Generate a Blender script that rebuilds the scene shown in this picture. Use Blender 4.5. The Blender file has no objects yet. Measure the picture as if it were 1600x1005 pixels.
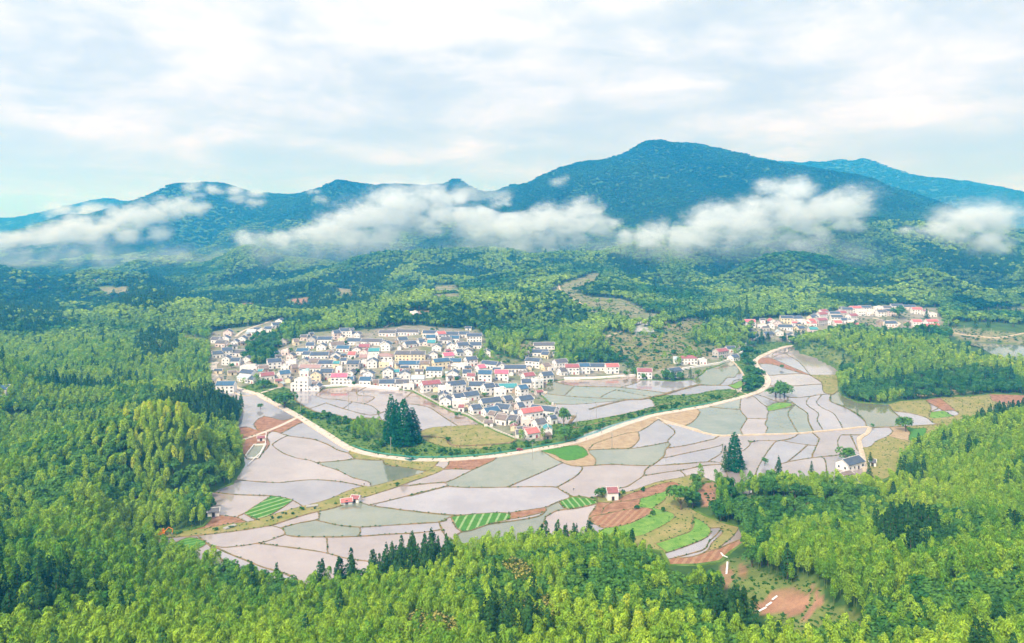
import bpy, bmesh, math, random
import numpy as np
from mathutils import Vector, Matrix, noise as mnoise
from mathutils.geometry import delaunay_2d_cdt

# ------------------------------------------------------------------ camera, sky, sun, exposure
sc = bpy.context.scene
F = 1142.0; HZ = 350.0; CZ = 150.0      # focal length (photo px), horizon row, eye height above the paddies
cam_d = bpy.data.cameras.new("camera"); cam = bpy.data.objects.new("camera", cam_d)
sc.collection.objects.link(cam); sc.camera = cam
cam_d.sensor_width = 36; cam_d.lens = 36 * F / 1600; cam_d.shift_y = -(502.5 - HZ) / 1600
cam_d.clip_start = 1; cam_d.clip_end = 60000
cam.location = (0, 0, CZ); cam.rotation_euler = (math.radians(90), 0, 0)

SUN_EL, SUN_AZ = math.radians(46), math.radians(215)    # azimuth clockwise from +Y: behind the camera, to its left
w = bpy.data.worlds.new("World"); sc.world = w; w.use_nodes = True
nt = w.node_tree; nt.nodes.clear()
def N(nt, t, **k):
    n = nt.nodes.new(t)
    for a, b in k.items():
        if a.startswith('i_'):
            n.inputs[a[2:].replace('_', ' ')].default_value = b
        else: setattr(n, a, b)
    return n
def ramp(nt, stops, interp='LINEAR'):
    r = nt.nodes.new('ShaderNodeValToRGB'); cr = r.color_ramp; cr.interpolation = interp
    while len(cr.elements) < len(stops): cr.elements.new(0.5)
    for e, (p, c) in zip(cr.elements, stops):
        e.position = p; e.color = (c[0], c[1], c[2], 1) if len(c) == 3 else c
    return r
L = nt.links
sky = N(nt, 'ShaderNodeTexSky', sky_type='NISHITA', sun_disc=False)
sky.sun_elevation = SUN_EL; sky.sun_rotation = SUN_AZ; sky.air_density = 1.0; sky.dust_density = 1.5; sky.ozone_density = 2.0
tc = N(nt, 'ShaderNodeTexCoord')
sep = N(nt, 'ShaderNodeSeparateXYZ'); L.new(tc.outputs['Generated'], sep.inputs[0])
# cloud sheet: project the view direction onto a high plane so that clouds flatten towards the horizon
zz = N(nt, 'ShaderNodeMath', operation='ADD'); L.new(sep.outputs['Z'], zz.inputs[0]); zz.inputs[1].default_value = 0.10
dx = N(nt, 'ShaderNodeMath', operation='DIVIDE'); L.new(sep.outputs['X'], dx.inputs[0]); L.new(zz.outputs[0], dx.inputs[1])
dy = N(nt, 'ShaderNodeMath', operation='DIVIDE'); L.new(sep.outputs['Y'], dy.inputs[0]); L.new(zz.outputs[0], dy.inputs[1])
cmb = N(nt, 'ShaderNodeCombineXYZ'); L.new(dx.outputs[0], cmb.inputs[0]); L.new(dy.outputs[0], cmb.inputs[1])
n1 = N(nt, 'ShaderNodeTexNoise', i_Scale=0.8, i_Detail=9.0, i_Roughness=0.56, i_Distortion=0.5); L.new(cmb.outputs[0], n1.inputs['Vector'])
n2 = N(nt, 'ShaderNodeTexNoise', i_Scale=7.0, i_Detail=10.0, i_Roughness=0.6, i_Distortion=0.3)
mp = N(nt, 'ShaderNodeMapping'); mp.inputs['Scale'].default_value = (1, 1, 2.6); L.new(tc.outputs['Generated'], mp.inputs[0]); L.new(mp.outputs[0], n2.inputs['Vector'])
mixn = N(nt, 'ShaderNodeMath', operation='MULTIPLY_ADD'); L.new(n2.outputs['Fac'], mixn.inputs[0]); mixn.inputs[1].default_value = 0.75
sc1 = N(nt, 'ShaderNodeMath', operation='MULTIPLY'); L.new(n1.outputs['Fac'], sc1.inputs[0]); sc1.inputs[1].default_value = 1.0
L.new(sc1.outputs[0], mixn.inputs[2])
# more overcast high up, more open to the right (east) low over the ridge
up = N(nt, 'ShaderNodeMath', operation='MULTIPLY_ADD'); L.new(sep.outputs['Z'], up.inputs[0]); up.inputs[1].default_value = 0.9; L.new(mixn.outputs[0], up.inputs[2])
rt = N(nt, 'ShaderNodeMath', operation='MULTIPLY_ADD'); L.new(sep.outputs['X'], rt.inputs[0]); rt.inputs[1].default_value = -0.03; L.new(up.outputs[0], rt.inputs[2])
rt2 = N(nt, 'ShaderNodeMath', operation='MULTIPLY'); rt2.inputs[1].default_value = 0.8; L.new(rt.outputs[0], rt2.inputs[0])
cr = ramp(nt, [(0.60, (0, 0, 0)), (0.72, (0.4, 0.4, 0.4)), (0.80, (0.62, 0.62, 0.62)), (0.95, (1, 1, 1))]); L.new(rt2.outputs[0], cr.inputs[0])
csky = ramp(nt, [(0.0, (0.56, 0.66, 0.75)), (0.4, (0.63, 0.71, 0.78)), (0.62, (0.72, 0.79, 0.83)), (1.0, (1.0, 1.0, 1.0))]); L.new(cr.outputs[0], csky.inputs[0])
zr = ramp(nt, [(0.0, (0.94, 0.87, 1.0)), (0.30, (1.0, 1.0, 1.0))]); L.new(sep.outputs['Z'], zr.inputs[0])
tint = N(nt, 'ShaderNodeMix', data_type='RGBA', blend_type='MULTIPLY'); tint.inputs[0].default_value = 1.0; L.new(csky.outputs[0], tint.inputs[6]); L.new(zr.outputs[0], tint.inputs[7])
bg1 = N(nt, 'ShaderNodeBackground', i_Strength=0.10); L.new(sky.outputs[0], bg1.inputs[0])
bg2 = N(nt, 'ShaderNodeBackground', i_Strength=0.74); L.new(tint.outputs[2], bg2.inputs[0])
mx = N(nt, 'ShaderNodeMixShader'); mx.inputs[0].default_value = 0.86
L.new(bg1.outputs[0], mx.inputs[1]); L.new(bg2.outputs[0], mx.inputs[2])
wo = N(nt, 'ShaderNodeOutputWorld'); L.new(mx.outputs[0], wo.inputs[0])

sd = bpy.data.lights.new("sun", 'SUN'); sd.energy = 3.1; sd.angle = math.radians(7); sd.color = (1.0, 0.975, 0.93)
sun = bpy.data.objects.new("sun", sd); sc.collection.objects.link(sun)
sdir = Vector((math.sin(SUN_AZ) * math.cos(SUN_EL), math.cos(SUN_AZ) * math.cos(SUN_EL), math.sin(SUN_EL)))
sun.rotation_euler = (-sdir).to_track_quat('-Z', 'Y').to_euler()

sc.view_settings.view_transform = 'Standard'; sc.view_settings.look = 'None'
sc.view_settings.exposure = 0.66; sc.view_settings.gamma = 1
cy = sc.cycles
cy.max_bounces = 5; cy.diffuse_bounces = 2; cy.glossy_bounces = 2; cy.transmission_bounces = 2; cy.transparent_max_bounces = 6
cy.volume_bounces = 3; cy.use_denoising = True; cy.caustics_reflective = False; cy.caustics_refractive = False
cy.volume_step_rate = 1.0; cy.volume_max_steps = 128
cy.use_adaptive_sampling = True; cy.adaptive_threshold = 0.02

DBG = False
rng = random.Random(7); nr = np.random.RandomState(7)
col = sc.collection

# ------------------------------------------------------------------ projection helpers and zoom frames
TF = {'1': (320, 480, 5.333), '2': (600, 480, 4.567), '3': (840, 420, 4.57), '4': (1140, 460, 3.478), '5': (240, 620, 3.478),
      '6': (640, 620, 3.478), '7': (1040, 620, 3.478), '8': (900, 780, 2.286), '9': (0, 460, 3.35), 'p': (0, 0, 1.0),
      'a': (320, 495, 13.333), 'b': (320, 560, 13.333), 'c': (430, 510, 13.333), 'd': (430, 550, 13.333), 'e': (540, 505, 13.333),
      'f': (540, 550, 13.333), 'g': (650, 505, 13.333), 'h': (650, 560, 13.333), 'i': (670, 600, 13.333), 'j': (770, 620, 13.333),
      'k': (760, 540, 13.333), 'l': (860, 540, 13.333), 'n': (980, 530, 8.0), 'o': (1150, 475, 12.31), 'q': (1260, 470, 12.31),
      'r': (1370, 470, 12.31), 's': (400, 600, 5.582), 't': (780, 640, 7.177), 'u': (1100, 650, 5.333), 'v': (1100, 850, 5.333), 'w': (380, 760, 6.154)}
def T(t, pts):
    ox, oy, s = TF[t]
    return [(ox + u / s, oy + v / s) for u, v in pts]
def proj(x, y, z): return 800 + F * x / y, HZ + F * (CZ - z) / y
def unp(px, py, z=0.0):
    D = (CZ - z) * F / (py - HZ)
    return ((px - 800) * D / F, D)
def pip(poly, X, Y):
    inside = np.zeros(np.shape(X), bool); n = len(poly); j = n - 1
    for i in range(n):
        xi, yi = poly[i]; xj, yj = poly[j]
        if yi != yj:
            c = ((yi > Y) != (yj > Y)) & (X < (xj - xi) * (Y - yi) / (yj - yi) + xi)
            inside ^= c
        j = i
    return inside
def catmull(P, k=3, closed=False):
    if len(P) < 3 and not closed: return list(P)
    out = []; n = len(P)
    rngi = range(n) if closed else range(n - 1)
    for i in rngi:
        p0 = P[(i - 1) % n] if closed or i > 0 else P[i]; p1 = P[i]; p2 = P[(i + 1) % n]
        p3 = P[(i + 2) % n] if closed or i + 2 < n else p2
        for q in range(k):
            t = q / k
            out.append(tuple(0.5 * ((2 * p1[a]) + (-p0[a] + p2[a]) * t + (2 * p0[a] - 5 * p1[a] + 4 * p2[a] - p3[a]) * t * t + (-p0[a] + 3 * p1[a] - 3 * p2[a] + p3[a]) * t ** 3) for a in range(len(p1))))
    if not closed: out.append(tuple(P[-1]))
    return out

# outline of the flat valley floor, photo pixels at level 0
OUT = [(352,606),(365,604),(380,607),(395,600),(420,598),(436,603),(451,609),(500,611),(504,607),(560,603),(620,608),(646,612),(683,632),(705,643),
 (731,651),(751,663),(775,675),(806,687),(819,692),(850,690),(862,680),(869,655),(871,642),(850,622),(838,611),(850,604),(864,596),(884,593),(934,593),(993,588),
 (1003,594),(1022,594),(1054,596),(1085,593),(1097,584),(1103,578),(1124,571),(1142,562),(1160,552),(1185,540),(1205,535),(1235,536),(1240,541),(1255,553),(1278,560),(1301,572),
 (1314,582),(1310,598),(1311,611),(1321,621),(1341,629),(1370,631),(1387,632),(1407,627),(1445,625),(1471,621),(1508,620),(1548,616),(1583,617),(1700,622),
 (1700,648),(1600,652),(1540,664),(1490,675),(1450,692),(1412,720),(1400,742),(1380,752),(1300,765),(1230,772),(1165,775),(1130,760),(1112,752),(1090,758),(1070,775),(1080,795),
 (1100,806),(1126,816),(1155,824),(1168,845),(1141,864),(1126,878),(1090,884),(1046,884),(1034,862),(1000,858),(960,862),(900,864),(840,862),(760,872),(700,878),
 (640,884),(600,902),(540,917),(480,932),(430,927),(380,907),(330,892),(280,881),(257,864),(235,850),(222,838),(240,832),(270,831),(297,829),(318,823),(327,812),(326,795),(320,775),
 (340,765),(362,757),(369,745),(381,727),(378,712),(374,690),(366,668),(372,655),(378,640),(372,628),(350,624),(343,614)]
OUTW = [unp(*p) for p in OUT]
OUT2 = T('4', [(1255,260),(1330,258),(1420,262),(1600,275),(1800,290),(1800,400),(1600,360),(1500,345),(1420,320),(1360,285)])
OUT2W = [unp(x, y, 3.0) for x, y in OUT2]

# ------------------------------------------------------------------ terrain: control points (px, py, depth[, tree height to take off])
def tp(L, h=0.0): return [((px), D, CZ - (py - HZ) * D / F - h) for px, py, D in L]
CT = []
CT += tp([(0,1005,178),(-300,1005,170),(300,1005,185),(600,1005,190),(900,1005,195),(1500,1005,172),(1800,1005,160),(1420,1000,195),(1450,850,262),(1600,850,250),
 (1300,800,330),(1450,800,310),(1600,750,350),(1200,728,400),(1400,757,392),(1280,735,405),(1500,700,440),(1600,632,480),(1540,650,470),(1750,620,470),(1600,690,400),(1120,930,250),(1000,880,262),
 (100,850,262),(250,905,268),(400,940,262),(600,895,280),(800,885,268),(700,935,238),(900,835,298),(950,872,265),(215,628,430),(100,662,420),(0,700,400),(300,652,420),(350,702,400),
 (150,760,340),(50,770,330),(250,775,345),(150,835,288),(-200,700,400),(200,594,560),(330,604,555),(100,578,650),(300,548,760),(0,560,610),(0,482,1000),(80,500,1000),(200,478,1150),
 (250,450,1500),(220,434,1450),(40,432,1700),(0,407,1800),(-200,420,1800),(-300,560,600),(540,498,900),(500,500,930),(450,480,1200),(560,468,1150),(800,468,1000),(740,482,985),(870,495,990),(690,500,930),(930,548,790),
 (1110,492,1010),(1060,462,1200),(1200,430,1400),(1400,472,1150),(1550,472,1200),(1400,527,790),(1310,540,780),(1500,552,745),(1550,576,712),(1450,580,685),(1345,570,710),(1600,592,690),(1700,600,685),
 (1380,600,640),(1490,597,650)], 11)
CT += tp([(1300,1000,236),(1240,945,262),(1200,900,284),(1150,1000,225),(1270,930,262),(235,545,800),(300,530,850),(150,440,1600),(330,512,960),(20,650,520),(640,524,858),(560,520,870),(480,530,835),(440,560,780),(400,512,955),(352,522,925),
 (440,506,985),(600,570,728),(700,600,662),(760,562,762),(850,552,800),(640,600,678),(500,600,680),(420,588,706),(790,517,935),(860,541,830),(960,530,870),(1050,560,795),(1000,515,925),
 (1100,540,850),(950,480,1085),(930,440,1350),(905,430,1480),(870,455,1250),(1030,495,1020),(1150,525,900),(1200,515,940),(1300,500,1010),(1400,490,1060),(1470,512,965),(1250,538,858),(1380,520,935),(1580,498,1080),(1700,510,1050),(1540,520,930),
 (620,500,955),(700,462,1280),(680,520,860)], 0)
CT += tp([(100,402,2500),(300,400,2300),(400,402,2200),(500,420,1850),(600,440,1500),(700,430,1600),(600,400,2100),(800,400,2000),(1000,400,1900),(1000,440,1450),(1200,392,1700),(1300,382,1700),(1400,400,1600),
 (1600,420,1500),(1500,382,1700),(1300,410,1500),(500,362,2600),(300,372,2900),(700,352,2500),(900,342,2500),(1100,352,2200),(1300,342,2100),(1450,352,2000),(1580,372,1900),(1750,400,1800),
 (150,314,4800),(90,347,4500),(30,366,4200),(-60,380,4000),(-250,385,4000),(205,322,4800),(330,280,3400),(352,281,3400),(290,293,3300),(240,309,3200),(180,327,3000),(135,348,2900),(390,293,3400),(450,299,3400),(480,296,3400),(520,290,3400),(570,283,3300),(620,285,3300),
 (660,292,3300),(690,299,3300),(720,300,3400),(760,291,3500),(350,332,2900),(450,345,2800),(590,322,2900),(800,277,3500),(850,267,3450),(900,250,3400),(960,236,3400),(1000,224,3400),(1045,217,3400),(1075,224,3400),(1110,240,3400),
 (1160,258,3400),(1200,268,3350),(1250,272,3200),(1300,268,3000),(1350,282,2900),(1400,302,2800),(1430,322,2700),(900,270,2800),(960,262,2850),(1000,277,2700),(1100,290,2700),(800,302,2800),(1200,290,2700),
 (1170,250,5200),(1120,266,5200),(1060,285,5200),(900,310,5200),(700,318,5200),(500,318,5200),(1200,246,5200),(1235,257,5200),(1290,258,5200),(1350,255,5100),(1400,262,5000),(1450,272,4800),(1500,283,4600),(1550,300,4400),(1590,316,4300),(1680,345,4200),(1850,380,4200),
 (1250,330,4200),(1450,332,3600),(1600,365,3000)], 12)
for px in range(-900, 2600, 250):
    for D, z in ((7000, 60), (9500, 20), (13000, 0)): CT.append((px, D, z))
for px in (-900, -600, 2100, 2500):
    for D, z in ((250, 20), (450, 15), (700, 15), (1100, 25), (1700, 60), (2500, 110), (3400, 200), (4800, 160)): CT.append((px, D, z))
for px in (-1500, -400, 400, 1000, 1700, 3000):
    CT += [(px, 45, 62), (px, 100, 52)]
CT += [(800,140,42),(0,140,44),(1500,140,48)]
for k, (px, py) in enumerate(OUT):
    if px <= 1700: CT.append((px, unp(px, py)[1], 0.3))
for px, py in [(560,640),(700,690),(450,740),(600,800),(800,780),(1000,740),(1200,680),(1250,600),(950,620),(1100,610),(1400,680),(500,860),(700,850),(1100,840)]:
    CT.append((px, unp(px, py)[1], -0.5))
for px, py in OUT2[:-1]: CT.append((px, unp(px, py, 3)[1], 3.2))
CREST = [(165,446,1400),(195,436,1400),(225,432,1400),(255,440,1400),(280,456,1380),(0,404,1650),(30,411,1640),(60,430,1600),(75,452,1550),(300,406,2050),(340,396,2050),(380,385,2050),(420,389,2050),(470,400,2050),(520,408,2000),
 (150,480,1120),(200,471,1130),(260,463,1140),(330,468,1150),(1180,420,1450),(1225,398,1480),(1270,405,1450),(1320,425,1380),(1400,436,1300),(1450,430,1320),(1510,440,1300),(1560,450,1280),(560,408,1750),(640,398,1850),(720,394,1900),(800,398,1850),(860,408,1750),(1000,412,1650),(1080,402,1700),
 (450,445,1380),(520,440,1400),(640,452,1180),(600,458,1130)]
CT += tp(CREST, 11); CT += [(a, c * 1.16, CZ - (b_ - HZ) * c / F - 38) for a, b_, c in CREST]
CT += tp([(90,374,2800),(40,386,2700),(0,394,2600),(-100,400,2500)], 12) + [(px, 3700, 50) for px in (-100, 0, 60, 120)] + [(180, 3800, 90), (1250, 4000, 170), (1400, 3900, 150), (1520, 3700, 120)]
CT += [(px, 452, 6) for px in (-120, -40, 30)] + [(px, 492, 6) for px in (0, 90, 180, 270)] + [(px, 625, 4) for px in (0, 90, 180, 270)] + [(px, 860, 6) for px in (40, 140, 240)] + [(px, 352, 1.5) for px in (1230, 1330, 1430)]
CT = np.array(CT, float)
def warp(px, D): return np.stack([px / 210.0, 5.2 * np.log(D)], -1)
Wc = warp(CT[:, 0], CT[:, 1])
def phi(r2): return -np.sqrt(r2 + 0.03)
A = phi(((Wc[:, None] - Wc[None]) ** 2).sum(-1))
scale_z = 1.0
A += np.eye(len(CT)) * 0.0015
Pm = np.concatenate([np.ones((len(CT), 1)), Wc], 1)
M = np.block([[A, Pm], [Pm.T, np.zeros((3, 3))]])
sol = np.linalg.solve(M, np.concatenate([CT[:, 2], np.zeros(3)]))
PXS = np.arange(-1300, 2901, 7.0)
DS = np.exp(np.linspace(math.log(42), math.log(13000), 560))
GX, GD = np.meshgrid(PXS, DS)            # rows = depth
GZ = np.zeros_like(GX)
for r in range(GX.shape[0]):
    q = warp(GX[r], GD[r])
    GZ[r] = phi(((q[:, None] - Wc[None]) ** 2).sum(-1)) @ sol[:-3] + sol[-3] + q @ sol[-2:]
WX = (GX - 800) * GD / F
def vnoise(x, y, seed):
    xi = np.floor(x).astype(int); yi = np.floor(y).astype(int); fx = x - xi; fy = y - yi
    def h(a, b):
        n = (a * 374761393 + b * 668265263 + seed * 974634777) & 0xffffffff
        n = ((n ^ (n >> 13)) * 1274126177) & 0xffffffff
        return ((n ^ (n >> 16)) & 0xffff) / 65535.0
    u = fx * fx * (3 - 2 * fx); v = fy * fy * (3 - 2 * fy)
    return (h(xi, yi) * (1 - u) + h(xi + 1, yi) * u) * (1 - v) + (h(xi, yi + 1) * (1 - u) + h(xi + 1, yi + 1) * u) * v
def fbm(x, y, seed=1, o=4, ridge=False):
    s = 0; a = 1; t = 0
    for k in range(o):
        n = vnoise(x * 2 ** k + 17.3 * k, y * 2 ** k + 9.1 * k, seed + k)
        if ridge: n = 1 - abs(2 * n - 1)
        s = s + a * n; t += a; a *= 0.5
    return s / t
def sst(a, b, x):
    t = np.clip((x - a) / (b - a), 0, 1); return t * t * (3 - 2 * t)
GPY0 = HZ + F * (CZ - GZ) / GD
amp = sst(1900, 2900, GD) * 175
rdg = fbm(WX / 560 + 3, GD / 760, 3, 5, True)
GZ = GZ + amp * (rdg - 0.68)
side = np.where(GX < 330, 505, 468)          # keep the villages and the side valley open
msk = sst(0, 30, side - GPY0) * (1 - pip([(855,415),(950,415),(1080,470),(1080,520),(900,520),(840,470)], GX, GPY0) * 1.0)
amp2 = sst(850, 1300, GD) * (1 - sst(2200, 3000, GD)) * msk
GZ = GZ + amp2 * (55 * (fbm(WX / 300 + 7, GD / 330, 5, 4, True) - 0.60) + 30 * (fbm(WX / 120 + 3, GD / 130, 8, 3) - 0.5))
near = (GD > 130) * (1 - sst(700, 900, GD)) 
inV = pip(OUTW, WX, GD); inV2 = pip(OUT2W, WX, GD)
GZ = np.where(inV, -1.0, np.where(GD < 12000, np.maximum(GZ, 0.25), GZ))
GZ = np.where(inV2, 2.0, GZ)
def gidx(px, D):
    c = (np.asarray(px, float) - PXS[0]) / 7.0
    r = (np.log(np.asarray(D, float)) - math.log(42)) / (math.log(13000) - math.log(42)) * (len(DS) - 1)
    return np.clip(r, 0, len(DS) - 1.001), np.clip(c, 0, len(PXS) - 1.001)
def zat(px, D):
    r, c = gidx(px, D); ri = r.astype(int); ci = c.astype(int); fr = r - ri; fc = c - ci
    return (GZ[ri, ci] * (1 - fc) + GZ[ri, ci + 1] * fc) * (1 - fr) + (GZ[ri + 1, ci] * (1 - fc) + GZ[ri + 1, ci + 1] * fc) * fr
def zw(x, y): return float(zat(np.array([800 + F * x / y]), np.array([y]))[0])
_Dm = np.exp(np.linspace(math.log(120), math.log(6500), 2600))
def hit(px, py, flat=None, dmin=0):
    """first ground point seen through photo pixel (px, py)"""
    z = zat(np.full(len(_Dm), float(px)), _Dm); z = np.maximum(z, 0.0)
    ray = CZ - (py - HZ) * _Dm / F
    k = np.argmax((z >= ray) & (_Dm >= dmin)); D = _Dm[k]
    return ((px - 800) * D / F, D, float(z[k]))
# running horizon for visibility
ANG = (GZ - CZ) / GD; RUN = np.maximum.accumulate(ANG, 0)
def visible(px, D, h):
    r, c = gidx(px, D); ri = np.clip(r.astype(int) - 1, 0, None); ci = c.astype(int)
    return (zat(px, D) + h - CZ) / D > RUN[ri, ci] - 0.002

# ------------------------------------------------------------------ materials
def mat(name): 
    m = bpy.data.materials.new(name); m.use_nodes = True; m.node_tree.nodes.clear(); return m, m.node_tree
def pbr(name, c1, c2=None, scale=1.0, rough=0.8, spec=0.3, det=4.0, coord='Object', bump=0.0, metal=0.0):
    m, t = mat(name); b = N(t, 'ShaderNodeBsdfPrincipled', i_Roughness=rough, i_Metallic=metal)
    b.inputs['Specular IOR Level'].default_value = spec
    if c2 is None: b.inputs['Base Color'].default_value = (*c1, 1)
    else:
        tcn = N(t, 'ShaderNodeTexCoord'); n = N(t, 'ShaderNodeTexNoise', i_Scale=scale, i_Detail=det, i_Roughness=0.65)
        t.links.new(tcn.outputs[coord], n.inputs['Vector'])
        r = ramp(t, [(0.36, c1), (0.64, c2)]); t.links.new(n.outputs['Fac'], r.inputs[0]); t.links.new(r.outputs[0], b.inputs['Base Color'])
        if bump:
            bp = N(t, 'ShaderNodeBump', i_Strength=bump, i_Distance=0.1); t.links.new(n.outputs['Fac'], bp.inputs['Height']); t.links.new(bp.outputs[0], b.inputs['Normal'])
    o = N(t, 'ShaderNodeOutputMaterial'); t.links.new(b.outputs[0], o.inputs[0])
    return m
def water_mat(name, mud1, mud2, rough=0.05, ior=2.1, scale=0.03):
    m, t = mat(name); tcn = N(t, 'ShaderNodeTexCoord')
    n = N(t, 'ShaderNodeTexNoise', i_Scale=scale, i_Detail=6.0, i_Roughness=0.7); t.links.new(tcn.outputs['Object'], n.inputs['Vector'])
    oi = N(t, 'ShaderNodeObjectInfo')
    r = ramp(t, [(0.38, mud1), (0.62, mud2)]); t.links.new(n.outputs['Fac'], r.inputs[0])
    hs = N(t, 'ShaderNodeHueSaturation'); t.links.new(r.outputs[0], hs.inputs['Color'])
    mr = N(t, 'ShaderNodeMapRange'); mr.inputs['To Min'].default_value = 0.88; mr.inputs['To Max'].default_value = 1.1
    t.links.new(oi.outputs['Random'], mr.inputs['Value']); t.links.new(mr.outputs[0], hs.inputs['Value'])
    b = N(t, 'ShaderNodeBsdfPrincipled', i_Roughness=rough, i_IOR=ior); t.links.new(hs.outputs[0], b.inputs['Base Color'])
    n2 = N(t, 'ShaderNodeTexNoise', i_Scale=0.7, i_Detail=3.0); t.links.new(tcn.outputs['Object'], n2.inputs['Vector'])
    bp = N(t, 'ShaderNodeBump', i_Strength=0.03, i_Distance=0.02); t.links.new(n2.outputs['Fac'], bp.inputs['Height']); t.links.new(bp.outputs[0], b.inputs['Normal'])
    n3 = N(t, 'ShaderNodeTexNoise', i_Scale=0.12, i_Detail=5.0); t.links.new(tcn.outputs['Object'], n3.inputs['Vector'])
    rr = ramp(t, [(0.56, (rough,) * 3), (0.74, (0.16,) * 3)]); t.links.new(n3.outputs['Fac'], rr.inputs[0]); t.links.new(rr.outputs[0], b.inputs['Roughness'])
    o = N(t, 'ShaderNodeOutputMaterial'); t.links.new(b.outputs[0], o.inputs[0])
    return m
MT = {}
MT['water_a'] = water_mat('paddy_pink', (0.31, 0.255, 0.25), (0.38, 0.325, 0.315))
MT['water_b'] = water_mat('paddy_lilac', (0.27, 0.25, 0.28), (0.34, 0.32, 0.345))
MT['water_g'] = water_mat('paddy_green', (0.16, 0.19, 0.135), (0.235, 0.25, 0.19))
MT['water_m'] = water_mat('paddy_mud_reflection', (0.23, 0.155, 0.11), (0.34, 0.27, 0.24), scale=0.08)  # muddy water with the brown reflection below the houses put into its colour
MT['pond'] = water_mat('pond_water', (0.16, 0.17, 0.09), (0.22, 0.22, 0.13))
MT['river'] = water_mat('river_water', (0.25, 0.33, 0.33), (0.45, 0.50, 0.50), scale=0.2)
MT['soil'] = pbr('soil', (0.23, 0.115, 0.065), (0.36, 0.21, 0.14), 0.25, 0.95, 0.1, bump=0.4)
MT['soil2'] = pbr('dry_soil', (0.33, 0.24, 0.15), (0.42, 0.33, 0.22), 0.2, 0.95, 0.1, bump=0.4)
MT['grass'] = pbr('grass', (0.06, 0.14, 0.02), (0.16, 0.23, 0.05), 0.15, 0.95, 0.1, det=8, bump=0.6)
MT['rough'] = pbr('rough_grass', (0.20, 0.22, 0.06), (0.32, 0.27, 0.12), 0.12, 0.95, 0.1, det=8, bump=0.6)
MT['lawn'] = pbr('bright_grass', (0.10, 0.24, 0.04), (0.20, 0.33, 0.07), 0.2, 0.95, 0.1, det=8)
MT['bund'] = pbr('bund_earth', (0.10, 0.11, 0.035), (0.30, 0.20, 0.11), 0.22, 0.95, 0.1, det=8)
MT['road'] = pbr('concrete_road', (0.50, 0.43, 0.36), (0.60, 0.53, 0.46), 0.25, 0.85, 0.2)
MT['track'] = pbr('track', (0.42, 0.35, 0.26), (0.55, 0.47, 0.37), 0.3, 0.9, 0.1)
MT['lane'] = pbr('village_paving', (0.36, 0.32, 0.28), (0.52, 0.48, 0.43), 0.2, 0.9, 0.1)
MT['asphalt'] = pbr('grey_road', (0.30, 0.29, 0.28), (0.38, 0.37, 0.36), 0.3, 0.9, 0.1)
def striped(name, c1, c2, period, ang, c3=None, width=0.17):
    """crop rows: green bands, pale furrows, in the plot's own metres"""
    m, t = mat(name); tcn = N(t, 'ShaderNodeTexCoord'); mpn = N(t, 'ShaderNodeMapping'); mpn.inputs['Rotation'].default_value = (0, 0, ang)
    t.links.new(tcn.outputs['Object'], mpn.inputs[0])
    wv = N(t, 'ShaderNodeTexWave', wave_type='BANDS', bands_direction='X', i_Scale=0.314 / period, i_Distortion=1.2, i_Detail=3.0, i_Detail_Scale=0.6)
    t.links.new(mpn.outputs[0], wv.inputs['Vector'])
    r = ramp(t, [(width * 0.6, c2), (width * 1.4, c1)]); t.links.new(wv.outputs['Fac'], r.inputs[0])
    n = N(t, 'ShaderNodeTexNoise', i_Scale=0.4, i_Detail=6.0); t.links.new(tcn.outputs['Object'], n.inputs['Vector'])
    hs = N(t, 'ShaderNodeHueSaturation'); t.links.new(r.outputs[0], hs.inputs['Color'])
    mr = N(t, 'ShaderNodeMapRange'); mr.inputs['To Min'].default_value = 0.6; mr.inputs['To Max'].default_value = 1.4
    t.links.new(n.outputs['Fac'], mr.inputs['Value']); t.links.new(mr.outputs[0], hs.inputs['Value'])
    b = N(t, 'ShaderNodeBsdfPrincipled', i_Roughness=0.9); t.links.new(hs.outputs[0], b.inputs['Base Color']); b.inputs['Specular IOR Level'].default_value = 0.1
    o = N(t, 'ShaderNodeOutputMaterial'); t.links.new(b.outputs[0], o.inputs[0]); return m
GR, PALE = (0.07, 0.20, 0.03), (0.25, 0.36, 0.17)
MT['seed_a'] = striped('seedling_rows_a', GR, PALE, 4.6, math.radians(42))
MT['seed_b'] = striped('seedling_rows_b', GR, PALE, 3.4, math.radians(-12))
MT['seed_c'] = striped('seedling_rows_c', GR, (0.10, 0.26, 0.05), 2.6, math.radians(80))
MT['seed_d'] = striped('seedling_rows_d', GR, (0.16, 0.30, 0.08), 3.0, math.radians(60))
MT['seed_e'] = striped('seedling_rows_e', GR, PALE, 4.0, math.radians(10))
MT['furrow'] = striped('furrowed_soil', (0.29, 0.15, 0.09), (0.34, 0.21, 0.13), 3.2, math.radians(30), width=0.4)
MT['furrow2'] = striped('furrowed_beds', (0.20, 0.22, 0.10), (0.38, 0.25, 0.16), 3.4, math.radians(-60), width=0.45)

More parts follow.
